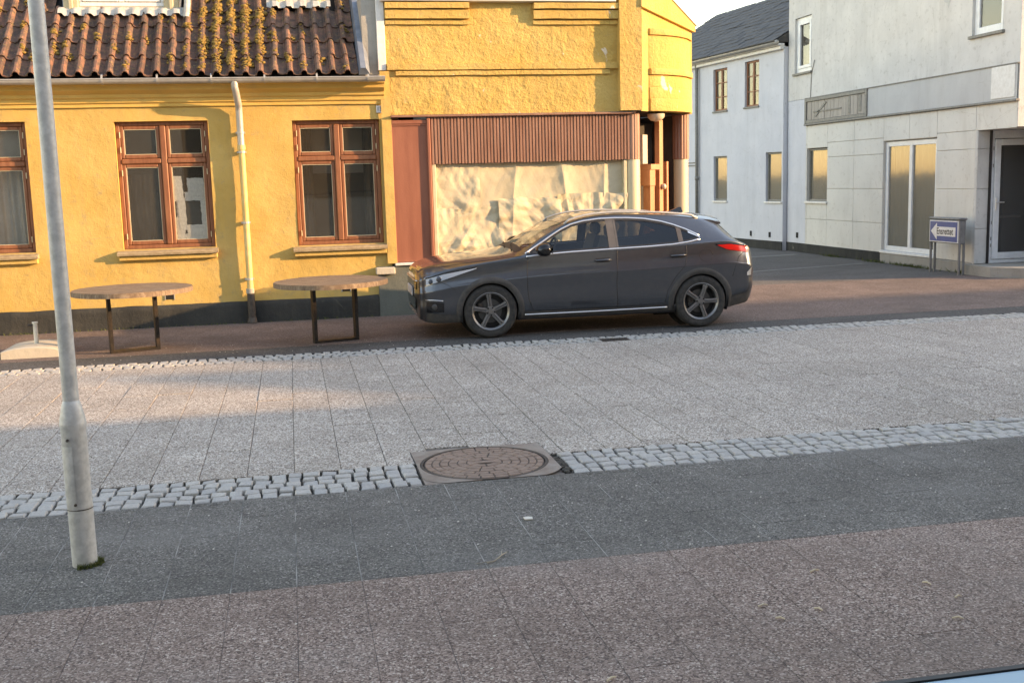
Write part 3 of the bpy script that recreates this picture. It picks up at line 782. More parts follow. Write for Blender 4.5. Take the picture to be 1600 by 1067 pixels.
TW = .192; TL = .375
def tile_mb():
    mb = MB(); prof = []
    for k in range(6):                      # roll
        a = math.pi * k / 5; prof.append((TW * .5 - .042 * math.cos(a) - .050, .006 + .058 * math.sin(a)))
    prof = [(-.02, .012)] + prof + [(TW * .60, -.008), (TW * .78, -.016), (TW + .0, .0)]
    L = TL + .07; n = len(prof); vs = []
    for (s, lift) in ((-.01, .040), (L, .012)):
        for (x, h) in prof: vs.append((x, s, h + lift))
        for (x, h) in prof: vs.append((x, s, h + lift - .014))
    fs = []
    for k in range(n - 1):
        fs += [(k, k + 1, 2 * n + k + 1, 2 * n + k), (k, n + k, n + k + 1, k + 1)]
    fs.append((n - 1, 2 * n - 1, 3 * n + n - 1, 3 * n - 1))
    mb.add(vs, fs); return mb
TM = tile_mb(); TILE = mesh('roof_tile', TM, 'pantile', 'angle')
DORM = [(-2.95, -1.30, 1.42), (-.16, .74, 1.62)]      # x0, x1, slope distance of the sill
def in_dormer(x, s): return any(a - .02 < x + TW / 2 < b + .02 and s > c for (a, b, c) in DORM)
rest = MB(); cnt = 0
tl = []
for r in range(13):
    s = r * TL; x = RX1 - TW
    i = 0
    while x > -6.6:
        if not in_dormer(x, s + TL * .4): tl.append((r, x, s))
        x -= TW; i += 1
for (r, x, s) in tl:
    jx, js, jr = random.gauss(0, .004), random.gauss(0, .008), random.gauss(0, .012)
    p = roofpt(x + jx, s + js, random.gauss(.0, .003))
    if r <= 6 and cnt < 300 and x > -5.0:
        piece('roof_tile', TILE, roof, p, (PITCH + random.gauss(0, .01), random.gauss(0, .015), jr)); cnt += 1
    else:
        rest.add([(p[0] + vx, p[1] + vy * math.cos(PITCH) - vz * math.sin(PITCH), p[2] + vy * math.sin(PITCH) + vz * math.cos(PITCH)) for (vx, vy, vz) in TM.v], TM.f)
part('far_roof_tile', rest, 'pantile', roof, 'angle', kind='stuff')
# moss cushions on the roof
def lump(mb, c, r, flat=.6, seed=0):
    rings = 4; seg = 7; vs = []; rnd = random.Random(seed)
    for i in range(rings + 1):
        th = math.pi * i / rings
        for k in range(seg):
            a = 2 * math.pi * k / seg; q = r * (1 + rnd.uniform(-.28, .28))
            vs.append((c[0] + q * math.sin(th) * math.cos(a), c[1] + q * math.sin(th) * math.sin(a), c[2] + q * flat * math.cos(th)))
    mb.add(vs, [(i * seg + k, i * seg + (k + 1) % seg, (i + 1) * seg + (k + 1) % seg, (i + 1) * seg + k) for i in range(rings) for k in range(seg)])
ms = MB(); kk = 0
for k in range(1500):
    x = random.uniform(-5, RX1); s = random.uniform(.05, 2.3)
    dens = 1.0 * math.exp(-((x + .72 - .12 * s) / .42) ** 2) * min(1, .5 + .6 * s) + .04 + .8 * max(0, nz(x, s, 4, 1.3) - .12) * (x > -1.7) + .5 * max(0, nz(x, s, 9, 2.2) - .2)
    if random.random() > dens or in_dormer(x, s): continue
    x = RX1 + (math.floor((x - RX1) / TW) + random.choice((.1, .15, .3, .42, .5))) * TW
    for j in range(random.randint(4, 20)):
        xx = x + random.gauss(0, .020); ss = s + random.gauss(0, .055)
        if in_dormer(xx, ss) or xx > RX1 - .02: continue
        ph = ((xx - RX1) / TW) % 1
        h = .055 + .035 * math.sin(math.pi * min(1, ph / .5)) if ph < .5 else .03
        lump(ms, roofpt(xx, max(.0, ss), h), min(.05, random.lognormvariate(-4.05, .4)), .6, kk); kk += 1
part('moss', ms, 'roof_moss', roof, True, kind='stuff')
# verge: lead flashing at the right end and the raw gable strip
vb = MB()
vb.add([roofpt(RX1 + .005, -.02, .02), roofpt(RX1 + .03, -.02, .13), roofpt(RX1 + .10, -.02, .13), roofpt(RX1 + .16, -.02, .02), roofpt(RX1 + .005, 4.9, .02), roofpt(RX1 + .03, 4.9, .13), roofpt(RX1 + .10, 4.9, .13), roofpt(RX1 + .16, 4.9, .02)],
       [(0, 1, 5, 4), (1, 2, 6, 5), (2, 3, 7, 6), (3, 2, 1, 0), (4, 5, 6, 7)])
part('verge_flashing', vb, 'lead', yh, label='blue grey lead verge flashing')
# dormers
for (a, b, c) in DORM:
    y0 = TY + c * math.cos(PITCH); z0 = TZ + c * math.sin(PITCH)
    d = part('dormer', MB().box(a + .12, b - .12, y0 + .02, y0 + 1.3, z0 + .02, z0 + .13), 'shutter', yh)
    part('dormer_head', MB().box(a + .27, b - .27, y0 + .12, y0 + 1.4, z0 + 1.02, z0 + 1.19), 'shutter', d)
    part('dormer_roof', MB().cbox(a - .05, b + .05, y0 - .12, y0 + 1.7, z0 + 1.2, z0 + 1.28, .01), 'lead', d)
    for (p, q) in ((a + .06, a + .26), (b - .26, b - .06)):
        part('dormer_post', MB().cbox(p, q, y0 - .01, y0 + .10, z0 + .03, z0 + 1.2, .012).cbox((p + q) / 2 - .03, (p + q) / 2 + .03, y0 - .035, y0 + .0, z0 + .03, z0 + 1.2, .012), 'shutter', d)
    part('dormer_cheek', MB().box(a + .04, a + .06, y0 + .06, y0 + 1.4, z0 + .05, z0 + 1.2).box(b - .06, b - .04, y0 + .06, y0 + 1.4, z0 + .05, z0 + 1.2), 'lead', d)
    # white two-leaf window
    X0, X1 = a + .26, b - .26; xm = (X0 + X1) / 2; ys = y0 + .03
    wd = part('window', MB().cbox(X0, X1, ys, ys + .07, z0 + .13, z0 + .19, .008).cbox(X0, X0 + .045, ys, ys + .07, z0 + .19, z0 + 1.02, .008).cbox(X1 - .045, X1, ys, ys + .07, z0 + .19, z0 + 1.02, .008).cbox(xm - .04, xm + .04, ys - .01, ys + .07, z0 + .19, z0 + 1.02, .008), 'white_paint', d)
    for (p, q) in ((X0 + .045, xm - .04), (xm + .04, X1 - .045)):
        part('sash', MB().cbox(p + .004, p + .05, ys - .012, ys + .04, z0 + .195, z0 + 1.0, .006).cbox(q - .05, q - .004, ys - .012, ys + .04, z0 + .195, z0 + 1.0, .006).cbox(p + .05, q - .05, ys - .012, ys + .04, z0 + .195, z0 + .255, .006), 'white_paint', d)
        part('pane', MB().box(p + .048, q - .048, ys + .015, ys + .02, z0 + .25, z0 + 1.0), 'pane_glass', d)
    part('dormer_room', MB().box(X0, X1, ys + .5, ys + .52, z0 + .1, z0 + 1.2), 'dark_void', d)
    # lead apron dressed over the tiles below
    ns = 60; vs = []
    for i in range(ns + 1):
        x = a + (b - a) * i / ns; ph = ((RX1 - x) / TW) % 1
        hh = .075 + (.035 if .3 < ph < .8 else 0)
        e = .10 + .05 * nz(x, 3, 0, 9)
        vs += [roofpt(x, c - e, hh - .004), roofpt(x, c - .02, hh + .015), (x, y0 + .015, z0 + .12)]
    part('lead_apron', MB().add(vs, [(i * 3 + k, i * 3 + k + 1, i * 3 + k + 4, i * 3 + k + 3) for i in range(ns) for k in range(2)]), 'lead_white', d, True)
part('stack_pipe', MB().tube([roofpt(-1.26, 1.28, .06), roofpt(-1.24, 1.5, .16), (-1.22, TY + 1.15, TZ + 1.9)], .045, 12), 'lead_white', yh, 'angle')

# ================================================================== YELLOW SHOP
sh = thing('corner_shop', (3.6, HY, 0), 'yellow corner shop building with brown slatted fascia and papered window', 'building')
SX0, SX1 = 1.42, 4.83; PZ0 = 2.83
part('upper_wall', relief_wall(SX0, 5.0, PZ0, 4.62, HY - .02, [], .016, .0075, sc=7.0, amp2=.01), 'shop_plaster', sh, True)
def hband(name, x0, x1, z0, z1, dep, mat='shop_plaster', seg=80):
    prof = [(0, z0), (-dep, z0 + .004), (-dep, z1 - .008), (0, z1)]
    vs = []
    for i in range(seg + 1):
        x = x0 + (x1 - x0) * i / seg; q = .003 * nz(x, z0, 2, 5); w = .005 * nz(x, z1, 8, 4)
        for (dy, z) in prof: vs.append((x, HY - .02 + dy + (q if dy else .03), z + w))
    fs = [(i * 4 + k, i * 4 + k + 1, (i + 1) * 4 + k + 1, (i + 1) * 4 + k) for i in range(seg) for k in range(3)] + [(0, 1, 2, 3), tuple(seg * 4 + k for k in (3, 2, 1, 0))]
    return part(name, MB().add(vs, fs), mat, sh, 'angle')
hband('moulding', SX0 + .02, SX1, 3.44, 3.535, .055); hband('moulding', SX0 + .14, SX1 - .16, 3.365, 3.435, .04)
for (x0, x1) in ((SX0 + .02, 2.62), (3.55, SX1 - .005)):
    hband('moulding', x0, x1, 4.06, 4.13, .035, seg=40); hband('moulding', x0, x1, 4.135, 4.265, .075, seg=40); hband('moulding', x0, x1, 4.27, 4.36, .11, seg=40)
part('top_flashing', MB().cbox(SX0 - .04, 4.75, HY - .15, HY + .35, 4.368, 4.50, .006), 'white_paint', sh, label='white metal parapet flashing')
part('end_flashing', MB().cbox(SX0 - .10, SX0 + .012, HY - .05, HY + .5, 3.44, 4.395, .006), 'white_paint', sh, label='white vertical flashing board above the house gutter')
part('party_wall', MB().box(SX0 - .30, SX0 - .02, HY - .005, HY + 6, 3.30, 4.5).box(1.42, 1.6, HY + .2, HY + 6, 0, 3.4), 'concrete', sh)
part('end_strip', relief_wall(1.335, SX0 + .05, .75, PZ0 + .6, HY - .055, [], .03, .004), 'yellow_plaster', sh, True)
# corner pilaster
part('pilaster', relief_wall(4.80, 5.13, PZ0 + .01, 4.60, HY - .145, [], .02, .005, sc=6).quad((5.13, HY - .145, PZ0 + .01), (5.13, HY + .02, PZ0 + .01), (5.13, HY + .02, 4.6), (5.13, HY - .145, 4.6)).quad((4.80, HY - .145, PZ0 + .01), (4.80, HY + .02, PZ0 + .01), (4.80, HY + .02, 4.6), (4.80, HY - .145, 4.6)).quad((4.80, HY - .145, PZ0 + .01), (5.13, HY - .145, PZ0 + .01), (5.13, HY + .02, PZ0 + .01), (4.80, HY + .02, PZ0 + .01)), 'shop_plaster', sh, 'angle')
# splayed corner face: from A to B
A = Vector((5.13, HY - .10)); B = Vector((6.30, HY + .93)); CD = (B - A); CL = CD.length; CD.normalize(); CN = Vector((CD.y, -CD.x))   # outward normal
def cp(s, d, z): return (A.x + CD.x * s + CN.x * d, A.y + CD.y * s + CN.y * d, z)
mb = MB(); nu, nv = 60, 80
mb.grid(nu, nv, lambda u, v: cp(u * CL, .004 * nz(u * CL, v * 1.6, 4, 7), PZ0 + (4.42 - .42 * max(0, u - .45) - PZ0) * v))
mb.quad(cp(0, 0, PZ0), cp(CL, 0, PZ0), cp(CL, -.5, PZ0), cp(0, -.4, PZ0))
part('splay_wall', mb, 'shop_plaster', sh, 'angle')
part('splay_top', MB().add([cp(-.05, .05, 4.30), cp(CL + .03, .05, 4.08), cp(CL + .03, .05, 4.19), cp(.62, .05, 4.58), cp(-.05, .05, 4.58), cp(-.05, -.1, 4.30), cp(CL + .03, -.1, 4.08), cp(CL + .03, -.1, 4.19), cp(.62, -.1, 4.58), cp(-.05, -.1, 4.58)],
     [(0, 1, 2, 3, 4), (9, 8, 7, 6, 5), (0, 5, 6, 1), (1, 6, 7, 2), (2, 7, 8, 3), (4, 9, 5, 0)]), 'shop_plaster', sh)
part('splay_flashing', MB().add([cp(.60, .07, 4.585), cp(CL + .06, .07, 4.17), cp(CL + .06, .07, 4.30), cp(.60, .07, 4.72), cp(.60, -.3, 4.585), cp(CL + .06, -.3, 4.17), cp(CL + .06, -.3, 4.30), cp(.60, -.3, 4.72)],
     [(0, 1, 2, 3), (7, 6, 5, 4), (0, 4, 5, 1), (1, 5, 6, 2), (2, 6, 7, 3), (3, 7, 4, 0)]), 'white_paint', sh)
# bowed bay on the splay
def bow(s): 
    t = (s - .22) / (CL - .30); t = min(1, max(0, t)); return .02 + .17 * math.sin(math.pi * t) ** .75
def bowband(name, z0, z1, extra):
    n = 36; vs = []
    for i in range(n + 1):
        s = .22 + (CL - .30) * i / n; d = bow(s) + extra
        vs += [cp(s, 0, z0), cp(s, d, z0), cp(s, d + .002, z0 + .01), cp(s, d, z1 - .012), cp(s, d - .01, z1), cp(s, 0, z1)]
    return part(name, MB().add(vs, [(i * 6 + k, i * 6 + k + 1, (i + 1) * 6 + k + 1, (i + 1) * 6 + k) for i in range(n) for k in range(5)] + [(0, 1, 2, 3, 4, 5), tuple(n * 6 + k for k in range(6))]), 'shop_plaster', sh, 'angle')
bowband('bow_panel', PZ0 + .005, 3.02, .015); bowband('bow_panel', 3.022, 3.185, .0); bowband('bow_panel', 3.187, 3.36, -.012); bowband('bow_band', 3.362, 3.45, .03); bowband('bow_panel', 3.452, 3.93, -.02); bowband('bow_band', 3.932, 4.02, .012)
# side wall running back from the splay and shop back
part('side_wall', MB().box(5.95, 6.12, HY + 1.0, HY + 8, 0, 4.1).box(1.42, 5.94, HY + 7.8, HY + 8, 0, 4.3), 'grey_band', sh)
part('shop_roof', MB().box(1.44, 4.9, HY + .1, HY + 7.8, 4.25, 4.35), 'slate', sh)
# fascia of vertical slats
FZ0, FZ1 = 2.135, 2.79
part('fascia_board', MB().box(2.02, 5.02, HY - .035, HY + .06, FZ0 + .002, FZ1), 'slat_brown', sh)
SW = .0475; k = 0; x = 2.022
sm_ = mesh('fascia_slat', MB().add([(.003, 0, FZ0), (.009, -.017, FZ0), (SW - .012, -.017, FZ0), (SW - .006, 0, FZ0), (.003, 0, FZ1 - .004), (.009, -.017, FZ1 - .004), (SW - .012, -.017, FZ1 - .004), (SW - .006, 0, FZ1 - .004)],
      [(0, 1, 5, 4), (1, 2, 6, 5), (2, 3, 7, 6), (0, 3, 2, 1), (4, 5, 6, 7)]), 'slat_brown')
while x + SW < 5.03:
    piece('fascia_slat', sm_, sh, (x, HY - .036 + random.gauss(0, .0025), random.gauss(0, .003))); x += SW; k += 1
part('fascia_cap', MB().cbox(1.46, 5.05, HY - .10, HY - .0, FZ1 + .002, FZ1 + .03, .006), 'slat_brown', sh)
# rounded fluted column ends
def column(c, r, z0, z1, mat, flutes=0, n=40, name='column'):
    prof = []
    for k in range(n):
        a = 2 * math.pi * k / n; rr = r * (1 - (.055 if flutes and k % 3 == 0 else 0)); prof.append((c[0] + rr * math.cos(a), c[1] + rr * math.sin(a)))
    return part(name, MB().prism(prof, z0, z1, 'z'), mat, sh, 'angle' if not flutes else False)
c1 = (5.02, HY + .055)
column(c1, .125, FZ0, FZ1 + .02, 'slat_brown', 1, 48, 'fluted_drum'); column(c1, .118, .02, FZ0 - .002, 'column_cream', 0, 40, 'column')
c2v = cp(1.36, -.10, 0); c2 = (c2v[0], c2v[1])
column(c2, .135, FZ0, PZ0 - .01, 'slat_brown', 1, 48, 'fluted_drum'); column(c2, .12, .02, FZ0 - .002, 'column_cream', 0, 40, 'column')
part('column_strip', MB().cbox(c1[0] + .085, c1[0] + .125, c1[1] - .02, c1[1] + .03, .02, FZ0 - .01, .006), 'cream_paint', sh)
# recessed entrance: inner walls, door with timber frame
def rp(s, d, z): return cp(s, d, z)
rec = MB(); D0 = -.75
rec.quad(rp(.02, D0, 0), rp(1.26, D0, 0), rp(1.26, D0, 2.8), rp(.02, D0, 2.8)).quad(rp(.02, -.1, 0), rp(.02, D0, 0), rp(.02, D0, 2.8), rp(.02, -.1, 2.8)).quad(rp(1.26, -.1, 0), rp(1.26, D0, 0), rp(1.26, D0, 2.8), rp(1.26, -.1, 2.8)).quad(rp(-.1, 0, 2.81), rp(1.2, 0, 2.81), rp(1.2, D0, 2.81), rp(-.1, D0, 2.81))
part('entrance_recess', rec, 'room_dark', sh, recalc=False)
def sbar(parent, name, mat, s0, s1, d0, d1, z0, z1):
    vs = [cp(s, d, z) for z in (z0, z1) for (s, d) in ((s0, d0), (s1, d0), (s1, d1), (s0, d1))]
    return part(name, MB().add(vs, [(3, 2, 1, 0), (4, 5, 6, 7), (0, 1, 5, 4), (1, 2, 6, 5), (2, 3, 7, 6), (3, 0, 4, 7)]), mat, parent)
door = sbar(sh, 'door', 'room_dark', .40, 1.2, -.56, -.52, .12, 2.7)
sbar(door, 'door_frame', 'timber_orange', .34, .42, -.54, -.44, .05, 2.75); sbar(door, 'door_stile', 'timber_orange', .66, .77, -.16, -.08, .05, 2.72); sbar(door, 'door_frame', 'timber_orange', .92, .97, -.16, -.1, .05, 2.1)
sbar(door, 'transom_ledge', 'timber_orange', .30, .56, -.22, -.02, 1.98, 2.06); sbar(door, 'transom_ledge', 'timber_orange', .30, .46, -.20, -.04, 1.74, 1.978); sbar(door, 'door_post', 'timber_orange', .34, .47, -.18, -.06, .05, 1.738)
sbar(door, 'fanlight', 'pale_concrete', .30, .44, -.24, -.16, 2.07, 2.5)
kp = cp(.735, -.05, 1.72); part('door_knob', MB().lathe([(.001, -.045), (.03, -.035), (.042, 0), (.03, .035), (.001, .045)], kp, 14), 'lamp_globe', door, True)
lp = cp(.46, -.02, 2.80); part('soffit_lamp', MB().lathe([(.13, 0), (.125, -.05), (.08, -.095), (.001, -.115)], lp, 20), 'lamp_globe', sh, True, label='round glass soffit lamp')
# red panel with frame, at the left end of the shopfront
part('red_panel', MB().box(1.475, 1.965, HY - .03, HY + .02, .76, 2.70), 'panel_red', sh, label='plain red-brown timber panel')
part('panel_frame', MB().cbox(1.445, 1.475, HY - .05, HY + .02, .755, 2.755, .006).cbox(1.965, 2.012, HY - .075, HY + .02, .755, 2.78, .01).cbox(1.475, 1.965, HY - .05, HY + .02, 2.70, 2.755, .006), 'panel_red', sh)
dn = mesh('dentil', MB().box(-.012, .012, -.012, 0, -.022, 0), 'panel_red')
for k in range(17): piece('dentil', dn, sh, (1.492 + k * .0285, HY - .03, 2.699))
part('panel_sill', MB().cbox(1.44, 2.0, HY - .09, HY + .02, .715, .752, .006), 'white_paint', sh)
part('stall_riser', relief_wall(1.20, 5.0, -.02, .712, HY - .05, [], .05, .004).box(1.195, 1.21, HY - .05, HY + .02, -.02, .71), 'plinth_green', sh, 'angle', label='grey-green painted stall riser')
part('riser_cap', MB().cbox(1.16, 1.43, HY - .13, HY + .01, .60, .70, .01), 'pale_concrete', sh)
# papered display window
part('window_frame', MB().cbox(2.02, 2.075, HY - .04, HY + .05, .74, FZ0 - .004, .006).cbox(2.075, 4.9, HY - .04, HY + .05, .74, .80, .006).cbox(4.87, 4.915, HY - .04, HY + .05, .80, FZ0 - .004, .006), 'cream_paint', sh)
def tri(t): t = t % 1.0; return abs(2 * t - 1)
def crump(x, z, seed, k):
    rnd = random.Random(int(seed * 10)); d = 0
    wx = x + .03 * nz(x, z, seed, 3); wz = z + .03 * nz(x, z, seed + 2, 3)
    for i in range(16):
        a = rnd.uniform(0, math.pi); f = rnd.uniform(1.2, 9.5); ph = rnd.random()
        m = max(0, .25 + 1.3 * nz(x, z, seed + i * 3.7, 2.6))
        d += m * tri((wx * math.cos(a) + wz * math.sin(a)) * f + ph) / f
    return k * .12 * d
def sheetwin(x0, x1, z0, z1, seed, k, drape, y):
    def fn(u, v):
        x = x0 + (x1 - x0) * u; z = z0 + (z1 - z0) * v
        d = crump(x, z, seed, k)
        if drape: d += .04 * tri((x + .10 * (1 - v) * math.sin(x * 3.3 + seed)) * 1.5 + seed) ** 3 * (1 - .45 * v)
        e = .03 * nz(x, 0, seed, 5) if v > .99 else 0
        return (x, y - d, z + e)
    part('paper_sheet', MB().grid(int((x1 - x0) / .014), int((z1 - z0) / .014), fn), 'tarp', sh, False)
sheetwin(2.06, 2.72, 1.42, FZ0 + .01, 1.3, .4, 0, HY + .06); sheetwin(2.66, 4.93, 1.40, FZ0 + .01, 4.1, .16, 1, HY + .065)
sheetwin(2.06, 3.05, .79, 1.50, 7.7, .6, 0, HY + .055); sheetwin(2.98, 3.92, .79, 1.62, 11.2, .6, 1, HY + .06); sheetwin(3.86, 4.93, .79, 1.66, 15.9, .6, 0, HY + .055)
part('display_back', MB().box(2.03, 5.0, HY + .12, HY + .14, .7, 2.2), 'room_dark', sh)

# ================================================================== WHITE CORNER BUILDING
WX = 11.9
wb = thing('white_building', (WX, 20.7, 0), 'white plastered corner building with boarded sign panel across the side street', 'building')
UP = [(23.78, 24.62, 4.18, 5.44), (16.86, 17.72, 4.15, 5.5)]
part('upper_wall', relief_wall(16.4, 24.95, 3.565, 6.4, WX, UP, .06, .004, 'x', .10, 4, .01), 'white_plaster', wb, True)
GW = [(18.70, 20.56, .25, 2.44), (22.96, 23.93, 1.21, 2.41)]
# ground floor cladding: panels with open joints
part('lower_wall', relief_wall(17.50, 24.0, .20, 2.945, WX + .025, [(a - .01, b + .01, c - .01, d + .01) for (a, b, c, d) in GW], .08, .003, 'x', .10), 'cream_panel', wb, True)
part('lintel_wall', relief_wall(16.4, 17.50, 2.52, 2.945, WX, [], .06, .003, 'x').quad((WX, 16.4, 2.52), (WX, 17.5, 2.52), (WX + 2, 17.5, 2.52), (WX + 2, 16.4, 2.52)), 'cream_panel', wb)
part('rear_strip', relief_wall(24.0, 24.95, .20, 3.56, WX, [], .06, .004, 'x'), 'blue_white_plaster', wb, True)
zr = [.20, .80, 1.50, 2.20, 2.52, 2.943]; segs = [(17.503, 18.69), (20.57, 22.95), (23.94, 23.998)]
def pan(y0, y1, z0, z1): part('wall_panel', MB().cbox(WX - .004, WX + .024, y0 + .004, y1 - .004, z0 + .004, z1 - .004, .005), 'cream_panel', wb)
for (a, b) in segs:
    for i in range(5):
        mids = [a, b] if b - a < 1.5 else [a, (a + b) / 2, b]
        for p, q in zip(mids, mids[1:]): pan(p, q, zr[i], zr[i + 1])
for (p, q) in ((18.69, 19.63), (19.63, 20.57)): pan(p, q, 2.455, 2.943)
pan(22.95, 23.94, 2.42, 2.943); pan(22.95, 23.94, .20, .80); pan(22.95, 23.94, .80, 1.20)
# band with blank sign fields
part('sign_band', relief_wall(16.4, 21.2, 2.99, 3.555, WX - .02, [], .1, .002, 'x'), 'grey_band', wb)
part('band_ledge', MB().cbox(WX - .06, WX + .02, 16.37, 24.02, 2.946, 2.988, .008).cbox(WX - .04, WX + .01, 16.38, 24.02, 3.553, 3.575, .005), 'grey_sash', wb)
part('blank_panel', MB().cbox(WX - .035, WX - .012, 16.45, 17.08, 3.02, 3.55, .004), 'white_paint', wb, label='blank white sign panel')
bx = part('board_recess', MB().box(WX - .006, WX + .0, 21.2, 24.02, 2.99, 3.555), 'board_grey', wb, label='weathered boards where a sign was removed')
part('board_frame', MB().cbox(WX - .05, WX + .0, 21.2, 21.27, 2.99, 3.55, .006).cbox(WX - .05, WX, 23.93, 24.01, 2.99, 3.55, .006).cbox(WX - .05, WX, 21.27, 23.93, 3.48, 3.55, .006).cbox(WX - .045, WX, 21.27, 23.93, 2.992, 3.06, .006), 'grey_sash', bx)
y = 21.28
while y < 23.9:
    wv = random.uniform(.12, .19); part('board', MB().cbox(WX - .022 + random.gauss(0, .003), WX - .004, y, min(y + wv - .006, 23.925), 3.065, 3.475, .004), 'board_grey', bx); y += wv
for (a, b, c, d) in ((22.3, 23.6, 3.22, 3.255), (21.45, 21.55, 3.12, 3.46), (21.9, 21.99, 3.1, 3.46)): part('batten', MB().cbox(WX - .035, WX - .018, a, b, c, d, .003), 'grey_sash', bx)
part('batten', MB().add([(WX - .035, 23.55, 3.14), (WX - .035, 23.05, 3.44), (WX - .035, 22.98, 3.41), (WX - .035, 23.48, 3.12), (WX - .015, 23.55, 3.14), (WX - .015, 23.05, 3.44), (WX - .015, 22.98, 3.41), (WX - .015, 23.48, 3.12)], [(0, 1, 2, 3), (0, 4, 5, 1), (1, 5, 6, 2), (2, 6, 7, 3), (3, 7, 4, 0)]), 'grey_sash', bx)
# upper windows
def xwin(parent, y0, y1, z0, z1, face, mat, panes, depth=.05, fw=.06, glassm='pane_glass', back='room_grey', sill=True, sillmat='grey_sash', dirx=None):
    """window in a wall facing -X; dirx=(p0,d) maps y to a slanted wall"""
    def M(b):
        mb = MB().cbox(*b, .006) 
        return mb
    x0 = face + depth; x1 = x0 + .06
    w = part('window', MB().cbox(x0, x1, y0 + .003, y0 + fw, z0 + .003, z1 - .003, .006).cbox(x0, x1, y1 - fw, y1 - .003, z0 + .003, z1 - .003, .006).cbox(x0, x1, y0 + fw, y1 - fw, z1 - fw, z1 - .003, .006).cbox(x0, x1, y0 + fw, y1 - fw, z0 + .003, z0 + fw, .006), mat, parent)
    wd = (y1 - y0 - 2 * fw) / panes
    for i in range(panes):
        a = y0 + fw + i * wd; b = a + wd
        if i: part('mullion', MB().cbox(x0 - .006, x1, a - fw * .5, a + fw * .5, z0 + fw, z1 - fw, .006), mat, w)
        part('pane', MB().box(x0 + .03, x0 + .034, a + (fw * .5 if i else 0), b - (fw * .5 if i < panes - 1 else 0), z0 + fw, z1 - fw), glassm, w)
    if back == 'blind':
        part('blind', MB().grid(60, 10, lambda u, v: (x0 + .075 + .014 * math.sin((y0 + (y1 - y0) * u) * 38 + 1.3 * math.sin(u * 9)) + .008 * nz(u * 4, v * 3, y0), y0 + (y1 - y0) * u, z0 + (z1 - z0) * v)), back, w, True)
    else: part('blind', MB().box(x0 + .12, x0 + .13, y0, y1, z0, z1), back, w)
    if sill: part('sill', MB().cbox(face - .05, face + depth, y0 - .05, y1 + .05, z0 - .05, z0 + .002, .006), sillmat, w)
    return w
u = xwin(wb, 23.78, 24.62, 4.18, 5.44, WX, 'upvc', 1, .05, .10)
u['label'] = 'tall narrow white window high on the wall'
part('sash', MB().cbox(WX + .035, WX + .08, 23.88, 23.96, 4.28, 5.34, .006).cbox(WX + .035, WX + .08, 24.44, 24.52, 4.28, 5.34, .006).cbox(WX + .035, WX + .08, 23.96, 24.44, 4.28, 4.35, .006).cbox(WX + .035, WX + .08, 23.96, 24.44, 5.27, 5.34, .006), 'upvc', u)
u2 = xwin(wb, 16.86, 17.72, 4.15, 5.5, WX, 'upvc', 1, .05, .13, back='room_dark')
pot = part('window_box', MB().cbox(WX + .18, WX + .3, 17.03, 17.35, 4.29, 4.42, .01), 'white_paint', u2)
lf = MB()
for k in range(26):
    x, y, z = WX + .24, 17.19 + random.uniform(-.13, .13), 4.42; a = random.uniform(-.5, .5); h = random.uniform(.12, .32)
    lf.add([(x, y - .012, z), (x, y + .012, z), (x + random.uniform(-.05, .05), y + a * h, z + h)], [(0, 1, 2)])
part('plant', lf, 'leaf_moss', u2)
g1 = xwin(wb, 18.70, 20.56, .25, 2.44, WX, 'upvc', 2, .05, .10, 'pane_dusty', 'blind', False)
g1['label'] = 'large two-light shop window with a closed pale blind'
part('sill', MB().cbox(WX - .03, WX + .05, 18.66, 20.6, .20, .252, .006), 'upvc', g1)
g2 = xwin(wb, 22.96, 23.93, 1.21, 2.41, WX, 'grey_sash', 1, .05, .045, 'pane_dusty', 'blind', True, 'white_paint')
# plinth, step and corner entrance
part('plinth', MB().cbox(WX - .012, WX + .05, 20.62, 25.0, -.03, .212, .006), 'plinth_black', wb)
part('stone_base', MB().cbox(WX - .015, WX + .2, 17.5, 20.61, -.03, .197, .012), 'concrete', wb)
part('entrance_step', MB().prism([(WX - .16, 17.55), (WX + .02, 17.70), (WX + 3, 17.70), (WX + 3, 16.3), (WX + .2, 16.3), (WX - .16, 16.75)], -.03, .175, 'z'), 'concrete', wb)
part('return_wall', MB().box(WX, WX + .24, 17.46, 17.70, .176, 2.518), 'white_plaster', wb)
for z0, z1 in zip([.18, .80, 1.50, 2.20], [.80, 1.50, 2.20, 2.516]): part('wall_panel', MB().cbox(WX + .002, WX + .236, 17.44, 17.459, z0 + .004, z1 - .004, .004), 'white_plaster', wb)
DX0, DX1, DY = WX + .24, WX + 1.35, 17.40
dd = part('door', MB().cbox(DX0 + .075, DX0 + .19, DY - .02, DY + .05, .25, 2.36, .008).cbox(DX1 - .19, DX1 - .075, DY - .02, DY + .05, .25, 2.36, .008).cbox(DX0 + .19, DX1 - .19, DY - .02, DY + .05, .25, .37, .008).cbox(DX0 + .19, DX1 - .19, DY - .02, DY + .05, 2.25, 2.36, .008), 'upvc', wb, label='white framed glass entrance door')
part('door_frame', MB().cbox(DX0 + .003, DX0 + .07, DY, DY + .08, .178, 2.515, .008).cbox(DX1 - .07, DX1, DY, DY + .08, .178, 2.515, .008).cbox(DX0 + .07, DX1 - .07, DY, DY + .08, 2.37, 2.515, .008).cbox(DX0 + .07, DX1 - .07, DY, DY + .08, .178, .245, .008), 'upvc', dd)
part('pane', MB().box(DX0 + .185, DX1 - .185, DY + .012, DY + .018, .365, 2.255), 'pane_door', dd)
part('rubber_seal', MB().box(DX0 - .004, DX0 + .002, DY - .03, DY + .05, .18, 2.515), 'rubber', dd)
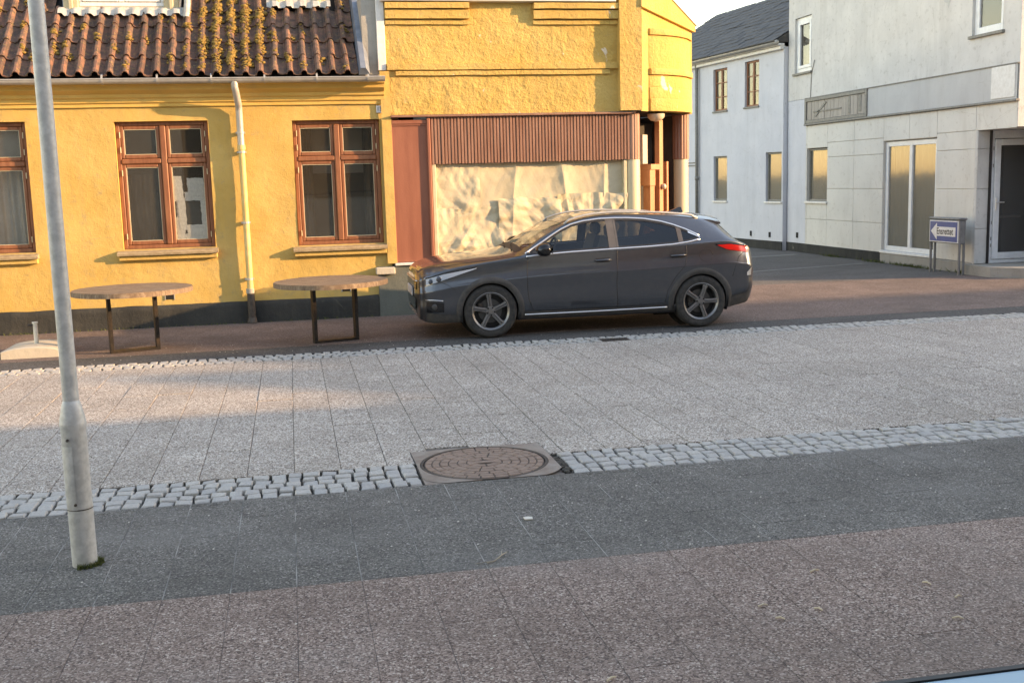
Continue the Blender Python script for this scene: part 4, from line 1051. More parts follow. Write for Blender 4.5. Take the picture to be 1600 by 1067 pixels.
hd = part('handle', MB().cbox(DX0 + .10, DX0 + .135, DY - .035, DY - .02, 1.12, 1.34, .005).tube([(DX0 + .118, DY - .03, 1.26), (DX0 + .118, DY - .075, 1.26), (DX0 + .24, DY - .075, 1.258)], .011, 8), 'chrome', dd)
for z in (.5, .62, .9, 1.9, 2.2): part('lock_keep', MB().cbox(DX0 + .045, DX0 + .058, DY - .004, DY + .002, z - .03, z + .03, .002), 'iron_dark', dd)
part('hall', MB().box(DX0, DX1, DY + 1.2, DY + 1.22, .2, 2.5).box(DX0 - .02, DX0, DY + .1, DY + 1.2, .2, 2.5), 'room_dark', dd)
part('shelf', MB().cbox(DX0 + .1, DX1 - .1, DY + .5, DY + .8, .95, 1.0, .01), 'board_grey', dd)
part('soffit_lamp', MB().lathe([(.14, 0), (.13, -.04), (.07, -.07), (.001, -.08)], (WX + .75, 17.0, 2.515), 18), 'lamp_globe', wb, True)
# street front (round the corner, lit) and upper body
part('front_wall', MB().box(WX + .003, WX + 9, 16.38, 16.6, 2.53, 6.4).box(WX + 1.0, WX + 9, 16.4, 16.6, 0, 2.53), 'white_plaster', wb)
part('roof', MB().prism([(WX - .15, 6.4), (WX + 4.5, 9.4), (WX + 9.1, 6.4)], 16.3, 25.0, 'y'), 'slate', wb)
part('rear_wall', MB().box(WX + .2, WX + 9, 24.8, 24.95, 0, 6.4).box(WX + 8.8, WX + 8.98, 16.61, 24.79, 0, 6.4), 'white_plaster', wb)
part('inner_hall', MB().box(DX1 + .3, DX1 + .35, DY + .1, DY + 3, .2, 2.5).box(DX0 - .1, DX1 + .3, DY + 2.9, DY + 3, .2, 2.5).box(DX0 - .1, DX1 + .3, DY + .1, DY + 3, 2.52, 2.56), 'room_dark', dd)
# bird-shaped stain by the upper window
bs = part('paint_flake', MB().prism([(18.62, 4.93), (18.52, 4.95), (18.44, 4.90), (18.30, 4.955), (18.05, 4.99), (18.30, 4.925), (18.40, 4.86), (18.44, 4.74), (18.48, 4.84), (18.56, 4.86)], WX - .006, WX + .004, 'x'), 'grey_band', wb, label='grey bird-shaped flake in the plaster')
# cable
part('cable', MB().tube([(WX - .012, 23.6, 4.4), (WX - .012, 23.75, 4.1), (WX - .012, 23.78, 3.58)], .008, 6), 'grey_sash', wb)

# ================================================================== GREY-BLUE HOUSE BEHIND
gd = Vector((-.12, .993)).normalized(); g0 = Vector((WX, 24.0)); gn_ = Vector((-gd.y, gd.x))        # gn_ points to -X side (street)
gh = thing('blue_white_house', (11.6, 28, 0), 'pale bluish house with dark slate roof down the side street', 'house')
def gp(s, d, z): return (g0.x + gd.x * s + gn_.x * d, g0.y + gd.y * s + gn_.y * d, z)
def gmap(mb): return [gp(v[1], -v[0], v[2]) for v in mb.v]      # local: x = depth into wall, y = along
GO = [(3.68, 4.41, 3.56, 4.66), (2.09, 2.78, 3.56, 4.69), (3.68, 4.41, 1.18, 2.37), (1.03, 1.75, 1.185, 2.39)]
def gpart(name, mb, mat, parent, **k):
    m2 = MB(); m2.v = gmap(mb); m2.f = mb.f; return part(name, m2, mat, parent, **k)
gpart('wall', relief_wall(.97, 9.5, .2, 4.86, 0, GO, .08, .004, 'x', .10, 3, .012), 'blue_white_plaster', gh, smooth=True)
gpart('end_wall', MB().quad((0, .97, .0), (.5, .97, .0), (.5, .97, 4.86), (0, .97, 4.86)), 'blue_white_plaster', gh)
gpart('plinth', MB().cbox(-.02, .06, .97, 9.5, -.03, .215, .006), 'plinth_black', gh)
gpart('body', MB().box(.3, 7, .97, 9.5, 0, 4.8), 'blue_white_plaster', gh)
gpart('eaves', MB().cbox(-.10, .05, .97, 9.6, 4.80, 4.88, .01).cbox(-.16, .02, .97, 9.6, 4.882, 4.94, .01), 'white_paint', gh)
gpart('gutter', MB().tube([(-.2, .97, 4.96), (-.2, 9.6, 4.96)], .06, 10), 'zinc', gh, smooth=True)
gpart('roof', MB().prism([(-.28, 4.95), (2.6, 7.25), (2.75, 7.25), (7, 4.95)], .975, 9.6, 'y').f and MB().add([(-.28, .975, 4.97), (3.0, .975, 6.9), (7, .975, 4.9), (-.28, 9.6, 4.97), (3.0, 9.6, 6.9), (7, 9.6, 4.9)], [(0, 1, 2), (5, 4, 3), (0, 3, 4, 1), (1, 4, 5, 2), (0, 2, 5, 3)]), 'slate', gh)
# slate courses
cs = MB(); nrow = 14
for r in range(nrow):
    t = r / nrow; x = -.28 + 3.28 * t; z = 4.985 + 1.93 * t
    s_ = .98
    while s_ < 9.55:
        wv = .42 * random.uniform(.92, 1.05); q = random.gauss(0, .004)
        x2 = x + 3.28 / nrow * 1.12; z2 = z + 1.93 / nrow * 1.12 + .004
        cs.add([(x, s_, z + .018 + q), (x, s_ + wv - .01, z + .018 + q), (x2, s_ + wv - .01, z2 + q), (x2, s_, z2 + q), (x, s_, z + .004 + q), (x, s_ + wv - .01, z + .004 + q)], [(0, 1, 2, 3), (0, 4, 5, 1)])
        s_ += wv
gpart('slate_course', cs, 'slate', gh, kind='stuff')
gpart('chimney', MB().cbox(2.7, 3.3, 1.6, 2.3, 6.6, 7.8, .02), 'brick_red', gh)
def gwin(y0, y1, z0, z1, kind):
    x0 = .05; fw = .05
    w = gpart('window', MB().cbox(x0, x0 + .05, y0 + .003, y0 + fw, z0 + .003, z1 - .003, .005).cbox(x0, x0 + .05, y1 - fw, y1 - .003, z0 + .003, z1 - .003, .005).cbox(x0, x0 + .05, y0 + fw, y1 - fw, z1 - fw, z1 - .003, .005).cbox(x0, x0 + .05, y0 + fw, y1 - fw, z0 + .003, z0 + fw, .005), 'wood_red' if kind else 'grey_sash', gh)
    ym = (y0 + y1) / 2
    if kind:
        gpart('mullion', MB().cbox(x0 - .005, x0 + .05, ym - .035, ym + .035, z0 + fw, z1 - fw, .005), 'wood_red', w)
        for i in (1, 2):
            zz = z0 + (z1 - z0) * i / 3; gpart('glazing_bar', MB().cbox(x0, x0 + .04, y0 + fw, ym - .035, zz - .015, zz + .015, .003).cbox(x0, x0 + .04, ym + .035, y1 - fw, zz - .015, zz + .015, .003), 'wood_red', w)
        for (a, b) in ((y0 + fw, ym - .035), (ym + .035, y1 - fw)):
            for i in range(3): gpart('pane', MB().box(x0 + .02, x0 + .024, a, b, z0 + max(fw, (z1 - z0) * i / 3 + .015 * (i > 0)), min(z0 + (z1 - z0) * (i + 1) / 3 - .015, z1 - fw)), 'pane_glass', w)
    else:
        gpart('pane', MB().box(x0 + .02, x0 + .024, y0 + fw, y1 - fw, z0 + fw, z1 - fw), 'pane_dusty', w)
    gpart('blind', MB().box(x0 + (.15 if kind else .06), x0 + (.16 if kind else .065), y0, y1, z0, z1), 'room_grey' if kind else 'blind', w)
    gpart('sill', MB().cbox(-.04, x0, y0 - .03, y1 + .03, z0 - .04, z0 + .002, .005), 'grey_sash' if kind else 'white_paint', w)
for i, o_ in enumerate(GO): gwin(*o_, kind=i < 2)
gpart('downpipe', MB().tube([(-.07, 5.25, 4.9), (-.07, 5.25, .1)], .045, 10), 'grey_sash', gh, smooth=True)
gpart('pipe_collar', MB().tube([(-.07, 5.25, 1.75), (-.07, 5.25, 1.85)], .056, 10), 'grey_sash', gh, smooth=True)
for z in (2.15, 2.23): gpart('cable', MB().tube([(-.02, 5.35, z), (-.02, 8.5, z + .01)], .015, 6), 'grey_sash', gh)
for (y, z) in ((1.55, .35), (2.45, .35)): gpart('wall_vent', MB().box(-.012, .02, y - .04, y + .04, z - .05, z + .08), 'dark_void', gh)
gv_ = part('wall_vent', MB().box(WX - .012, WX + .01, 24.35, 24.45, .33, .46), 'dark_void', wb)

# ================================================================== ONE-WAY SIGN
SXX = 11.55
sg = thing('one_way_sign', (SXX, 17.9, 0), 'low blue Ensrettet one-way sign on two grey posts', 'sign')
SY0, SY1 = 17.36, 18.24
for y in (SY0, SY1):
    for dx in (0, .085):
        part('post', MB().tube([(SXX + dx, y, -.03), (SXX + dx, y, 1.0)], .023, 12), 'sign_grey', sg, 'angle')
part('sign_box', MB().cbox(SXX - .02, SXX + .105, SY0 - .02, SY1 + .02, .545, .965, .012), 'sign_grey', sg)
part('top_cap', MB().cbox(SXX - .035, SXX + .125, SY0 - .04, SY1 + .04, .967, 1.005, .012), 'sign_grey', sg)
plate = part('sign_plate', MB().cbox(SXX - .036, SXX - .0205, SY0 + .0, SY1, .56, .95, .003), 'sign_white', sg, label='white rimmed blue plate with a white arrow pointing left')
part('blue_field', MB().cbox(SXX - .039, SXX - .0365, SY0 + .02, SY1 - .02, .578, .932, .001), 'sign_blue', plate)
def ap(y, z): return (y, z)
part('arrow', MB().prism([(SY1 - .055, .755), (SY1 - .24, .905), (SY1 - .24, .838), (SY0 + .07, .838), (SY0 + .07, .672), (SY1 - .24, .672), (SY1 - .24, .605)], SXX - .0425, SXX - .0395, 'x'), 'sign_white', plate)
Mx = Matrix(((0, 0, -1, SXX - .0432), (-1, 0, 0, (SY0 + SY1) / 2 - .05), (0, 1, 0, .755), (0, 0, 0, 1)))
text_mesh('lettering', 'Ensrettet', .165, 'sign_black', Mx, plate, .0006, sx=.82, bold=.003)

# ================================================================== LAMP POST
PXp, PYp = -1.12, 5.675
lpz = thing('lamp_post', (PXp, PYp, 0), 'galvanised steel lamp post standing in the near pavement', 'lamp post')
part('base_tube', MB().lathe([(.061, -.05), (.061, .70), (.064, .715), (.064, .735)], (PXp, PYp, 0), 32), 'galvanised', lpz, 'angle')
part('shoulder', MB().lathe([(.064, .735), (.060, .765), (.046, .83), (.041, .845), (.038, .85)], (PXp, PYp, 0), 32), 'galvanised', lpz, True)
part('shaft', MB().lathe([(.0385, .85), (.037, 2.5), (.034, 4.1), (.001, 4.12)], (PXp, PYp, 0), 32), 'galvanised', lpz, 'angle')
part('service_door', MB().lathe([(.0625, .30), (.0635, .305), (.0635, .62), (.0625, .625)], (PXp, PYp, 0), 10, 'z', R(200), R(268)), 'galvanised', lpz, 'angle')
part('door_seam', MB().lathe([(.0622, .296), (.0622, .302)], (PXp, PYp, 0), 20, 'z', R(180), R(360)), 'iron_dark', lpz)
for (z, a) in ((.33, 262), (.66, 250)): part('bolt', MB().lathe([(.001, -.012), (.007, -.010), (.007, 0)], (PXp + .062 * math.cos(R(a)), PYp + .062 * math.sin(R(a)), z), 8, 'y'), 'iron_dark', lpz)
part('sticker', MB().lathe([(.0385, 1.50), (.0388, 1.50), (.0388, 1.56), (.0385, 1.56)], (PXp, PYp, 0), 6, 'z', R(295), R(325)), 'galvanised', lpz)
part('lantern', MB().lathe([(.05, 4.05), (.12, 4.12), (.17, 4.45), (.19, 4.47), (.10, 4.6), (.001, 4.66)], (PXp, PYp, 0), 24), 'galvanised', lpz, 'angle')
tf = MB()
for k in range(260):
    a = random.uniform(-1.9, .6); r_ = .064 + abs(random.gauss(0, .014)); x = PXp + r_ * math.cos(a); y = PYp + r_ * math.sin(a); h = random.uniform(.008, .035)
    b = random.uniform(0, 6.28); wv = .004
    tf.add([(x - wv * math.cos(b), y - wv * math.sin(b), 0), (x + wv * math.cos(b), y + wv * math.sin(b), 0), (x + random.gauss(0, .012), y + random.gauss(0, .012), h)], [(0, 1, 2)])
t_ = part('moss_tuft', tf, 'leaf_moss', None, kind='stuff'); tag(t_, 'small tuft of green moss at the foot of the lamp post', 'moss', None, 'stuff')

# weeds and moss along the wall foot and in joints
wd_ = MB()
for k in range(700):
    x = random.uniform(-4.8, 1.1); 
    if random.random() > .25 + .8 * max(0, nz(x, 0, 3, 2.5)): continue
    y = HY - .06 - abs(random.gauss(0, .025)); h = random.uniform(.01, .045); b = random.uniform(0, 6.28); wv = .006
    wd_.add([(x - wv * math.cos(b), y - wv * math.sin(b), 0), (x + wv * math.cos(b), y + wv * math.sin(b), 0), (x + random.gauss(0, .02), y + random.gauss(0, .015), h)], [(0, 1, 2)])
for k in range(500):
    y = random.choice((17.6, 19.2, 19.6, 20.7, 22.5)) + random.gauss(0, .25); x = WX - .05 - abs(random.gauss(0, .05)); h = random.uniform(.02, .08); b = random.uniform(0, 6.28); wv = .01
    wd_.add([(x - wv * math.cos(b), y - wv * math.sin(b), 0), (x + wv * math.cos(b), y + wv * math.sin(b), 0), (x + random.gauss(0, .03), y + random.gauss(0, .03), h)], [(0, 1, 2)])
tag(part('weeds', wd_, 'leaf_moss', None), 'low weeds growing along the foot of the walls', 'weeds', None, 'stuff')

# ================================================================== TABLES
def make_table(cx, cy, la, lb, label):
    t = thing('round_table', (cx, cy, 0), label, 'table', 'round tables outside the yellow house')
    TZ_ = .735; rad = .675; th = .042; nb = 9; bw = 2 * rad / nb
    ang = R(-4)
    top = part('table_top', MB().lathe([(.001, TZ_ - th), (rad - .05, TZ_ - th), (rad - .05, TZ_ - .024), (.001, TZ_ - .024)], (cx, cy, 0), 40), 'table_wood', t)
    for i in range(nb):                                   # boards clipped to the disc
        ya = -rad + i * bw + .004; yb = ya + bw - .008; pts = []
        k = 8
        for j in range(k + 1):
            y = ya + (yb - ya) * j / k; pts.append((math.sqrt(max(0, rad * rad - y * y)), y))
        for j in range(k, -1, -1):
            y = ya + (yb - ya) * j / k; pts.append((-math.sqrt(max(0, rad * rad - y * y)), y))
        pts = [(cx + x * math.cos(ang) - y * math.sin(ang), cy + x * math.sin(ang) + y * math.cos(ang)) for (x, y) in pts]
        dz = random.gauss(0, .0015)
        part('board', MB().prism(pts, TZ_ - .0235, TZ_ + .012 + dz, 'z'), 'table_wood', top)
    part('table_edge', MB().lathe([(rad - .004, TZ_ - th - .002), (rad + .007, TZ_ - th - .002), (rad + .007, TZ_ + .004), (rad - .004, TZ_ + .004), (rad - .004, TZ_ - th - .002)], (cx, cy, 0), 56), 'table_wood', top, 'angle')
    # one steel loop: two flat legs and a floor bar
    la = Vector(la); lb = Vector(lb); d = (lb - la).normalized(); nrm = Vector((-d.y, d.x)); 
    def bar_(name, s0, s1, z0, z1, wdt=.045):
        vs = []
        for z in (z0, z1):
            for (s, q) in ((s0, -wdt), (s1, -wdt), (s1, wdt), (s0, wdt)):
                p = la + d * s + nrm * q; vs.append((p.x, p.y, z))
        part(name, MB().add(vs, [(3, 2, 1, 0), (4, 5, 6, 7), (0, 1, 5, 4), (1, 2, 6, 5), (2, 3, 7, 6), (3, 0, 4, 7)]), 'dark_steel', t)
    L = (lb - la).length
    bar_('leg', -.02, .02, .03, TZ_ - th - .001); bar_('leg', L - .02, L + .02, .03, TZ_ - th - .001); bar_('floor_bar', -.02, L + .02, 0, .029); bar_('head_bar', .021, L - .021, TZ_ - th - .03, TZ_ - th - .001)
    return t
make_table(-1.86, 13.42, (-2.13, 13.34), (-1.63, 13.50), 'round weathered wooden table nearest the lamp post')
make_table(.44, 13.30, (.22, 13.25), (.72, 13.39), 'round weathered wooden table in front of the parked car')

# parasol foot at the left
pb = thing('parasol_base', (-3.0, 13.65, 0), 'stepped concrete parasol base with a short white tube', 'parasol base')
def domed(x0, x1, y0, y1, zt, ze):
    n = 12; vs = []
    for i in range(n + 1):
        x = x0 + (x1 - x0) * i / n; z = ze + (zt - ze) * math.sin(math.pi * i / n) ** .7
        vs += [(x, y0, 0), (x, y0, z - .006), (x, y0 + .008, z), (x, y1 - .008, z), (x, y1, z - .006), (x, y1, 0)]
    return MB().add(vs, [(i * 6 + k, i * 6 + k + 1, (i + 1) * 6 + k + 1, (i + 1) * 6 + k) for i in range(n) for k in range(5)] + [(0, 1, 2, 3, 4, 5), tuple(n * 6 + k for k in range(6))])
for i, (y0, y1) in enumerate(((13.30, 13.55), (13.556, 13.66), (13.666, 13.76), (13.766, 14.0))):
    part('base_block', domed(-3.34, -2.72, y0, y1, .125, .085), 'pale_concrete', pb, 'angle')
part('tube', MB().tube([(-3.02, 13.66, .10), (-3.02, 13.66, .36), (-3.02, 13.66, .362), (-3.02, 13.66, .38)], [.026, .026, .034, .034], 14), 'pipe_white', pb, 'angle')
part('clamp_screw', MB().tube([(-3.05, 13.65, .345), (-3.10, 13.63, .345)], .012, 8), 'iron_dark', pb)

# ================================================================== SMALL THINGS ON THE PAVEMENT
def litter(name, mb, mat, label, cat, group=None): tag(part(name, mb, mat, None), label, cat, group)
def flat(x, y, pts, h=.006):
    return MB().prism([(x + a, y + b) for (a, b) in pts], .004, .004 + h, 'z')
litter('paper_scrap', flat(1.21, 5.76, [(-.022, -.022), (.02, -.026), (.026, .012), (.004, .026), (-.024, .02)]), 'litter_white', 'pale square scrap lying on the dark slabs below the manhole', 'litter')
tw = MB().tube([(.86, 5.11, .008), (.90, 5.12, .012), (.945, 5.17, .02), (.985, 5.235, .012)], [.004, .004, .0035, .002], 6).tube([(.945, 5.17, .02), (.96, 5.25, .014)], [.0035, .002], 6).tube([(.90, 5.12, .012), (.80, 5.115, .008)], [.003, .002], 6)
litter('twig', tw, 'twig', 'thin forked twig where dark slabs meet reddish slabs', 'twig')
for i, (x, y, a, l, lab) in enumerate(((2.34, 4.58, .2, .05, 'white leaf-like scrap nearest the dark slab strip'), (1.93, 4.25, .1, .045, 'short pale stick lying left of the other sticks'), (2.14, 4.15, -.9, .04, 'pale stick between two other sticks on reddish slabs'), (1.94, 4.10, -.6, .04, 'short pale stick nearest the window edge among the sticks'), (2.75, 4.30, -1.0, .04, 'pale stick nearest the right end of the crack line'), (2.65, 3.91, -.4, .045, 'pale bent stick close to the black seal'), (1.09, 3.74, .5, .05, 'pale chip at the bottom edge of the pavement'), (2.79, 4.12, .2, .035, 'small pale stick farthest right on the reddish slabs'))):
    dx, dy = math.cos(a) * l / 2, math.sin(a) * l / 2
    litter('stick', MB().tube([(x - dx, y - dy, .008), (x + .003, y + .003, .013), (x + dx, y + dy, .008)], [.004, .005, .003], 6), 'stick_tan', lab, 'stick', 'pale sticks and chips on the pavement')
spk = MB()
for k in range(260):
    x = random.uniform(-2.5, 6); y = random.choice((random.uniform(3.4, 6.6), random.uniform(5.1, 6.6), random.uniform(12.5, 14))); r_ = random.uniform(.003, .008)
    spk.add([(x - r_, y, .006), (x, y - r_, .006), (x + r_, y, .007), (x, y + r_ * .8, .006), (x, y, .010)], [(0, 1, 4), (1, 2, 4), (2, 3, 4), (3, 0, 4)])
tag(part('grit', spk, 'litter_white', None), 'scattered pale grit and petals on the paving', 'grit', None, 'stuff')

# ================================================================== CAR
car = thing('parked_car', (2.325, 13.735, 0), 'dark grey crossover hatchback parked in front of the papered shop window', 'car')
car.rotation_euler = (0, 0, R(-1.2)); CARP = WP[car.name]; WP[car.name] = Vector((0, 0, 0))     # parts are given in car coordinates
T = [  # x, zb, wr, wm, ws, zs, wt, zt, zc
 (-.865, .33, .44, .55, .50, .655, .38, .715, .728),
 (-.850, .27, .58, .66, .62, .695, .46, .770, .785),
 (-.800, .22, .68, .750, .72, .735, .54, .825, .842),
 (-.71, .195, .77, .828, .797, .775, .585, .868, .886),
 (-.583, .19, .815, .875, .845, .815, .61, .902, .922),
 (-.40, .19, .835, .902, .870, .860, .63, .930, .952),
 (-.10, .19, .84, .912, .882, .905, .655, .958, .980),
 (.18, .19, .84, .913, .885, .940, .68, .982, 1.000),
 (.36, .19, .84, .912, .882, .962, .70, 1.012, 1.050),
 (.50, .19, .84, .911, .878, .975, .70, 1.060, 1.130),
 (.70, .19, .84, .910, .872, .988, .685, 1.175, 1.240),
 (.95, .19, .84, .910, .868, 1.000, .660, 1.300, 1.345),
 (1.20, .19, .84, .910, .866, 1.008, .640, 1.375, 1.415),
 (1.55, .19, .84, .910, .866, 1.018, .625, 1.408, 1.450),
 (1.95, .19, .84, .911, .868, 1.030, .618, 1.400, 1.446),
 (2.30, .19, .84, .912, .874, 1.045, .610, 1.380, 1.435),
 (2.60, .19, .84, .913, .880, 1.062, .600, 1.345, 1.418),
 (2.83, .195, .835, .910, .875, 1.070, .590, 1.300, 1.388),
 (2.99, .21, .825, .903, .862, 1.070, .585, 1.235, 1.340),
 (3.105, .23, .81, .890, .842, 1.055, .590, 1.145, 1.235),
 (3.22, .25, .79, .868, .812, 1.020, .600, 1.055, 1.095),
 (3.305, .27, .76, .845, .785, .985, .610, 1.005, 1.020),
 (3.35, .30, .72, .81, .750, .93, .58, .955, .965),
 (3.385, .33, .68, .765, .70, .87, .53, .895, .905),
 (3.415, .40, .60, .69, .62, .78, .45, .80, .805),]
def cub(p0, p1, p2, p3, x0, x1, x2, x3, x):
    h = x2 - x1; t = (x - x1) / h
    m1 = ((p2 - p1) / (x2 - x1) if x0 is None else ((p1 - p0) / (x1 - x0) * (x2 - x1) + (p2 - p1) / (x2 - x1) * (x1 - x0)) / (x2 - x0))
    m2 = ((p2 - p1) / (x2 - x1) if x3 is None else ((p2 - p1) / (x2 - x1) * (x3 - x2) + (p3 - p2) / (x3 - x2) * (x2 - x1)) / (x3 - x1))
    return (2*t**3-3*t*t+1)*p1 + (t**3-2*t*t+t)*h*m1 + (-2*t**3+3*t*t)*p2 + (t**3-t*t)*h*m2
def stat(x):
    x = max(T[0][0], min(T[-1][0], x)); i = 0
    while i < len(T) - 2 and T[i + 1][0] < x: i += 1
    a = T[i - 1] if i > 0 else None; b = T[i]; c = T[i + 1]; d = T[i + 2] if i + 2 < len(T) else None
    return [cub(a[k] if a else 0, b[k], c[k], d[k] if d else 0, a[0] if a else None, b[0], c[0], d[0] if d else None, x) for k in range(1, 9)]
SEC = {}
def section(x):
    key = round(x, 4)
    if key in SEC: return SEC[key]
    zb, wr, wm, ws, zs, wt, zt, zc = stat(x)
    zl = zb + (zs - zb)
    pts = [(0, zb), (wr * .55, zb), (wr * .93, zb + .004), (wr + .0, zb + .035), (wm - .020, zb + .28 * (zs - zb)), (wm - .013, zb + .50 * (zs - zb)), (wm, zb + .655 * (zs - zb)), (wm - .004, zb + .695 * (zs - zb)), (wm - .026, zb + .82 * (zs - zb)), (ws + .004, zb + .95 * (zs - zb)), (ws - .006, zs),
           (ws + (wt - ws) * .5 + .012, zs + (zt - zs) * .5), (wt, zt), (wt * .78, zt + (zc - zt) * .52), (wt * .42, zt + (zc - zt) * .88), (0, zc)]
    out = []
    n = len(pts); SUB = 7
    for i in range(n - 1):
        p0 = pts[i - 1] if i else pts[i]; p1 = pts[i]; p2 = pts[i + 1]; p3 = pts[i + 2] if i + 2 < n else (-pts[i][0], pts[i][1])
        for j in range(SUB):
            t = j / SUB; k = .42
            f = lambda a, b, c, d: (2*t**3-3*t*t+1)*b + (t**3-2*t*t+t)*k*(c-a) + (-2*t**3+3*t*t)*c + (t**3-t*t)*k*(d-b)
            out.append((f(p0[0], p1[0], p2[0], p3[0]), f(p0[1], p1[1], p2[1], p3[1])))
    out.append(pts[-1]); SEC[key] = out; return out
def side_y(x, z):
    s = section(x); best = 0
    for (y0, z0), (y1, z1) in zip(s, s[1:]):
        if (z0 - z) * (z1 - z) <= 0 and abs(z1 - z0) > 1e-9:
            best = max(best, y0 + (y1 - y0) * (z - z0) / (z1 - z0))
    return best
def top_z(x, y):
    s = section(x); best = 0; y = abs(y)
    for (y0, z0), (y1, z1) in zip(s, s[1:]):
        if (y0 - y) * (y1 - y) <= 0 and abs(y1 - y0) > 1e-9: best = max(best, z0 + (z1 - z0) * (y - y0) / (y1 - y0))
    return best
def front_x(y, z, lo=-.865, hi=-.3):
    if side_y(lo + .0005, z) >= abs(y): return lo
    for _ in range(22):
        m = (lo + hi) / 2
        if side_y(m, z) >= abs(y): hi = m
        else: lo = m
    return hi
def rear_x(y, z, lo=3.0, hi=3.53):
    if side_y(hi - .0005, z) >= abs(y): return hi
    for _ in range(22):
        m = (lo + hi) / 2
        if side_y(m, z) >= abs(y): lo = m
        else: hi = m
    return lo
# outline of the side glass
UP_ = [(.45, .985), (.56, 1.045), (.68, 1.115), (.80, 1.188), (.92, 1.255), (1.05, 1.310), (1.2, 1.345), (1.4, 1.366), (1.6, 1.370), (1.8, 1.364), (2.0, 1.348), (2.2, 1.310), (2.35, 1.265), (2.5, 1.205), (2.60, 1.155), (2.66, 1.118)]
LO_ = [(.45, .975), (.7, .995), (1.0, 1.010), (1.57, 1.028), (2.0, 1.040), (2.3, 1.055), (2.5, 1.078), (2.66, 1.110)]
def lin(tab, x):
    if x <= tab[0][0]: return tab[0][1]
    for (a, b), (c, d) in zip(tab, tab[1:]):
        if x <= c: return b + (d - b) * (x - a) / (c - a)
    return tab[-1][1]
def in_side_glass(x, z): return .47 < x < 2.62 and lin(LO_, x) < z < lin(UP_, x) and z > .95
def ws_half(x): return max(0, stat(x)[5] - .035)
HUBS = (0.0, 2.65); HZ = .325; AR = .355
xs = []
x = T[0][0]
while x < T[-1][0] - 1e-6: xs.append(x); x += .02 if -.7 < x < 3.3 else .01
xs.append(T[-1][0])
vs = []; ns = len(section(0.0)); full = 2 * ns - 2
for x in xs:
    s = section(x)
    ring = [(x, -y, z) for (y, z) in s] + [(x, y, z) for (y, z) in reversed(s[1:-1])]
    vs += ring
body = MB(); fs = []
for i in range(len(xs) - 1):
    for k in range(full):
        k2 = (k + 1) % full; q = (i * full + k, i * full + k2, (i + 1) * full + k2, (i + 1) * full + k)
        c = [sum(vs[v][a] for v in q) / 4 for a in range(3)]
        ay = abs(c[1])
        if ay > .5 and in_side_glass(c[0], c[2]): continue
        if .40 < c[0] < .97 and ay < ws_half(c[0]) and c[2] > 1.0: continue
        if ay > .55 and any((c[0] - h) ** 2 + (c[2] - HZ) ** 2 < AR ** 2 for h in HUBS): continue
        fs.append(q)
fs.append(tuple(range(full))); fs.append(tuple((len(xs) - 1) * full + k for k in range(full)))
body.add(vs, fs)
bo = part('body', body, 'car_paint', car, 'angle')
def sidegrid(name, mat, x0, x1, lo, hi, nx, nz_, off, parent, sides=(-1, 1), label=None, smooth=True):
    obs = []
    for sd_ in sides:
        def fn(u, v):
            x = x0 + (x1 - x0) * u; a = lo(x); b = hi(x); z = a + (b - a) * v
            return (x, sd_ * (side_y(x, z) + off), z)
        obs.append(part(name, MB().grid(nx, nz_, fn), mat, parent, smooth, label))
    return obs
def sideline(name, mat, pts, r, parent, off=0.0, sides=(-1, 1), n=6, dens=.04):
    P = []
    for (a, b), (c, d) in zip(pts, pts[1:]):
        k = max(1, int(math.hypot(c - a, d - b) / dens))
        P += [(a + (c - a) * i / k, b + (d - b) * i / k) for i in range(k)]
    P.append(pts[-1])
    for sd_ in sides: part(name, MB().tube([(x, sd_ * (side_y(x, z) + off), z) for (x, z) in P], r, n), mat, parent, True)
L_ = lambda x: lin(LO_, x); U_ = lambda x: lin(UP_, x)
# side glass
sidegrid('front_side_glass', 'car_glass', .47, 1.50, L_, U_, 26, 8, -.004, car)
sidegrid('rear_side_glass', 'car_glass_dark', 1.60, 2.38, L_, U_, 20, 8, -.004, car)
sidegrid('quarter_glass', 'car_glass_dark', 2.43, 2.64, L_, U_, 8, 5, -.004, car)
sidegrid('door_pillar', 'pillar_grey', 1.49, 1.61, lambda x: L_(x) - .01, lambda x: U_(x) + .004, 4, 8, .003, car)
sidegrid('door_pillar', 'pillar_grey', 2.375, 2.435, lambda x: L_(x) - .005, lambda x: U_(x) + .004, 3, 6, .003, car)
sidegrid('window_seal', 'rubber', .47, 2.64, lambda x: L_(x) - .014, lambda x: L_(x) + .016, 50, 2, .002, car)
sidegrid('window_seal', 'rubber', .50, 2.62, lambda x: U_(x) - .02, lambda x: U_(x) + .012, 50, 2, .002, car)
sideline('chrome_trim', 'chrome', [(x, lin(UP_, x) + .012) for x in [.45 + i * .04 for i in range(56)]], .0115, car, .006)
sideline('chrome_trim', 'chrome', [(x, lin(LO_, x) - .012) for x in [.45 + i * .04 for i in range(56)]], .0115, car, .006)
sidegrid('chrome_fin', 'chrome', 2.52, 2.66, lambda x: lin([(2.52, 1.175), (2.66, 1.113)], x), lambda x: U_(x) + .012, 6, 2, .006, car)
# windscreen and rear window
part('windscreen', MB().grid(20, 20, lambda u, v: (lambda x: (x, (v * 2 - 1) * (ws_half(x) + .012), top_z(x, (v * 2 - 1) * (ws_half(x) + .012)) - .003))(.385 + .60 * u)), 'car_glass', car, True)
part('windscreen_surround', MB().grid(4, 20, lambda u, v: (lambda x: (x, (v * 2 - 1) * (ws_half(x) + .02), top_z(x, (v * 2 - 1) * (ws_half(x) + .02)) + .003))(.34 + .09 * u)), 'rubber', car, True)
part('rear_window', MB().grid(10, 14, lambda u, v: (lambda x: (x, (v * 2 - 1) * .54, top_z(x, (v * 2 - 1) * .54) + .004))(3.01 + .20 * u)), 'black_gloss', car, True)
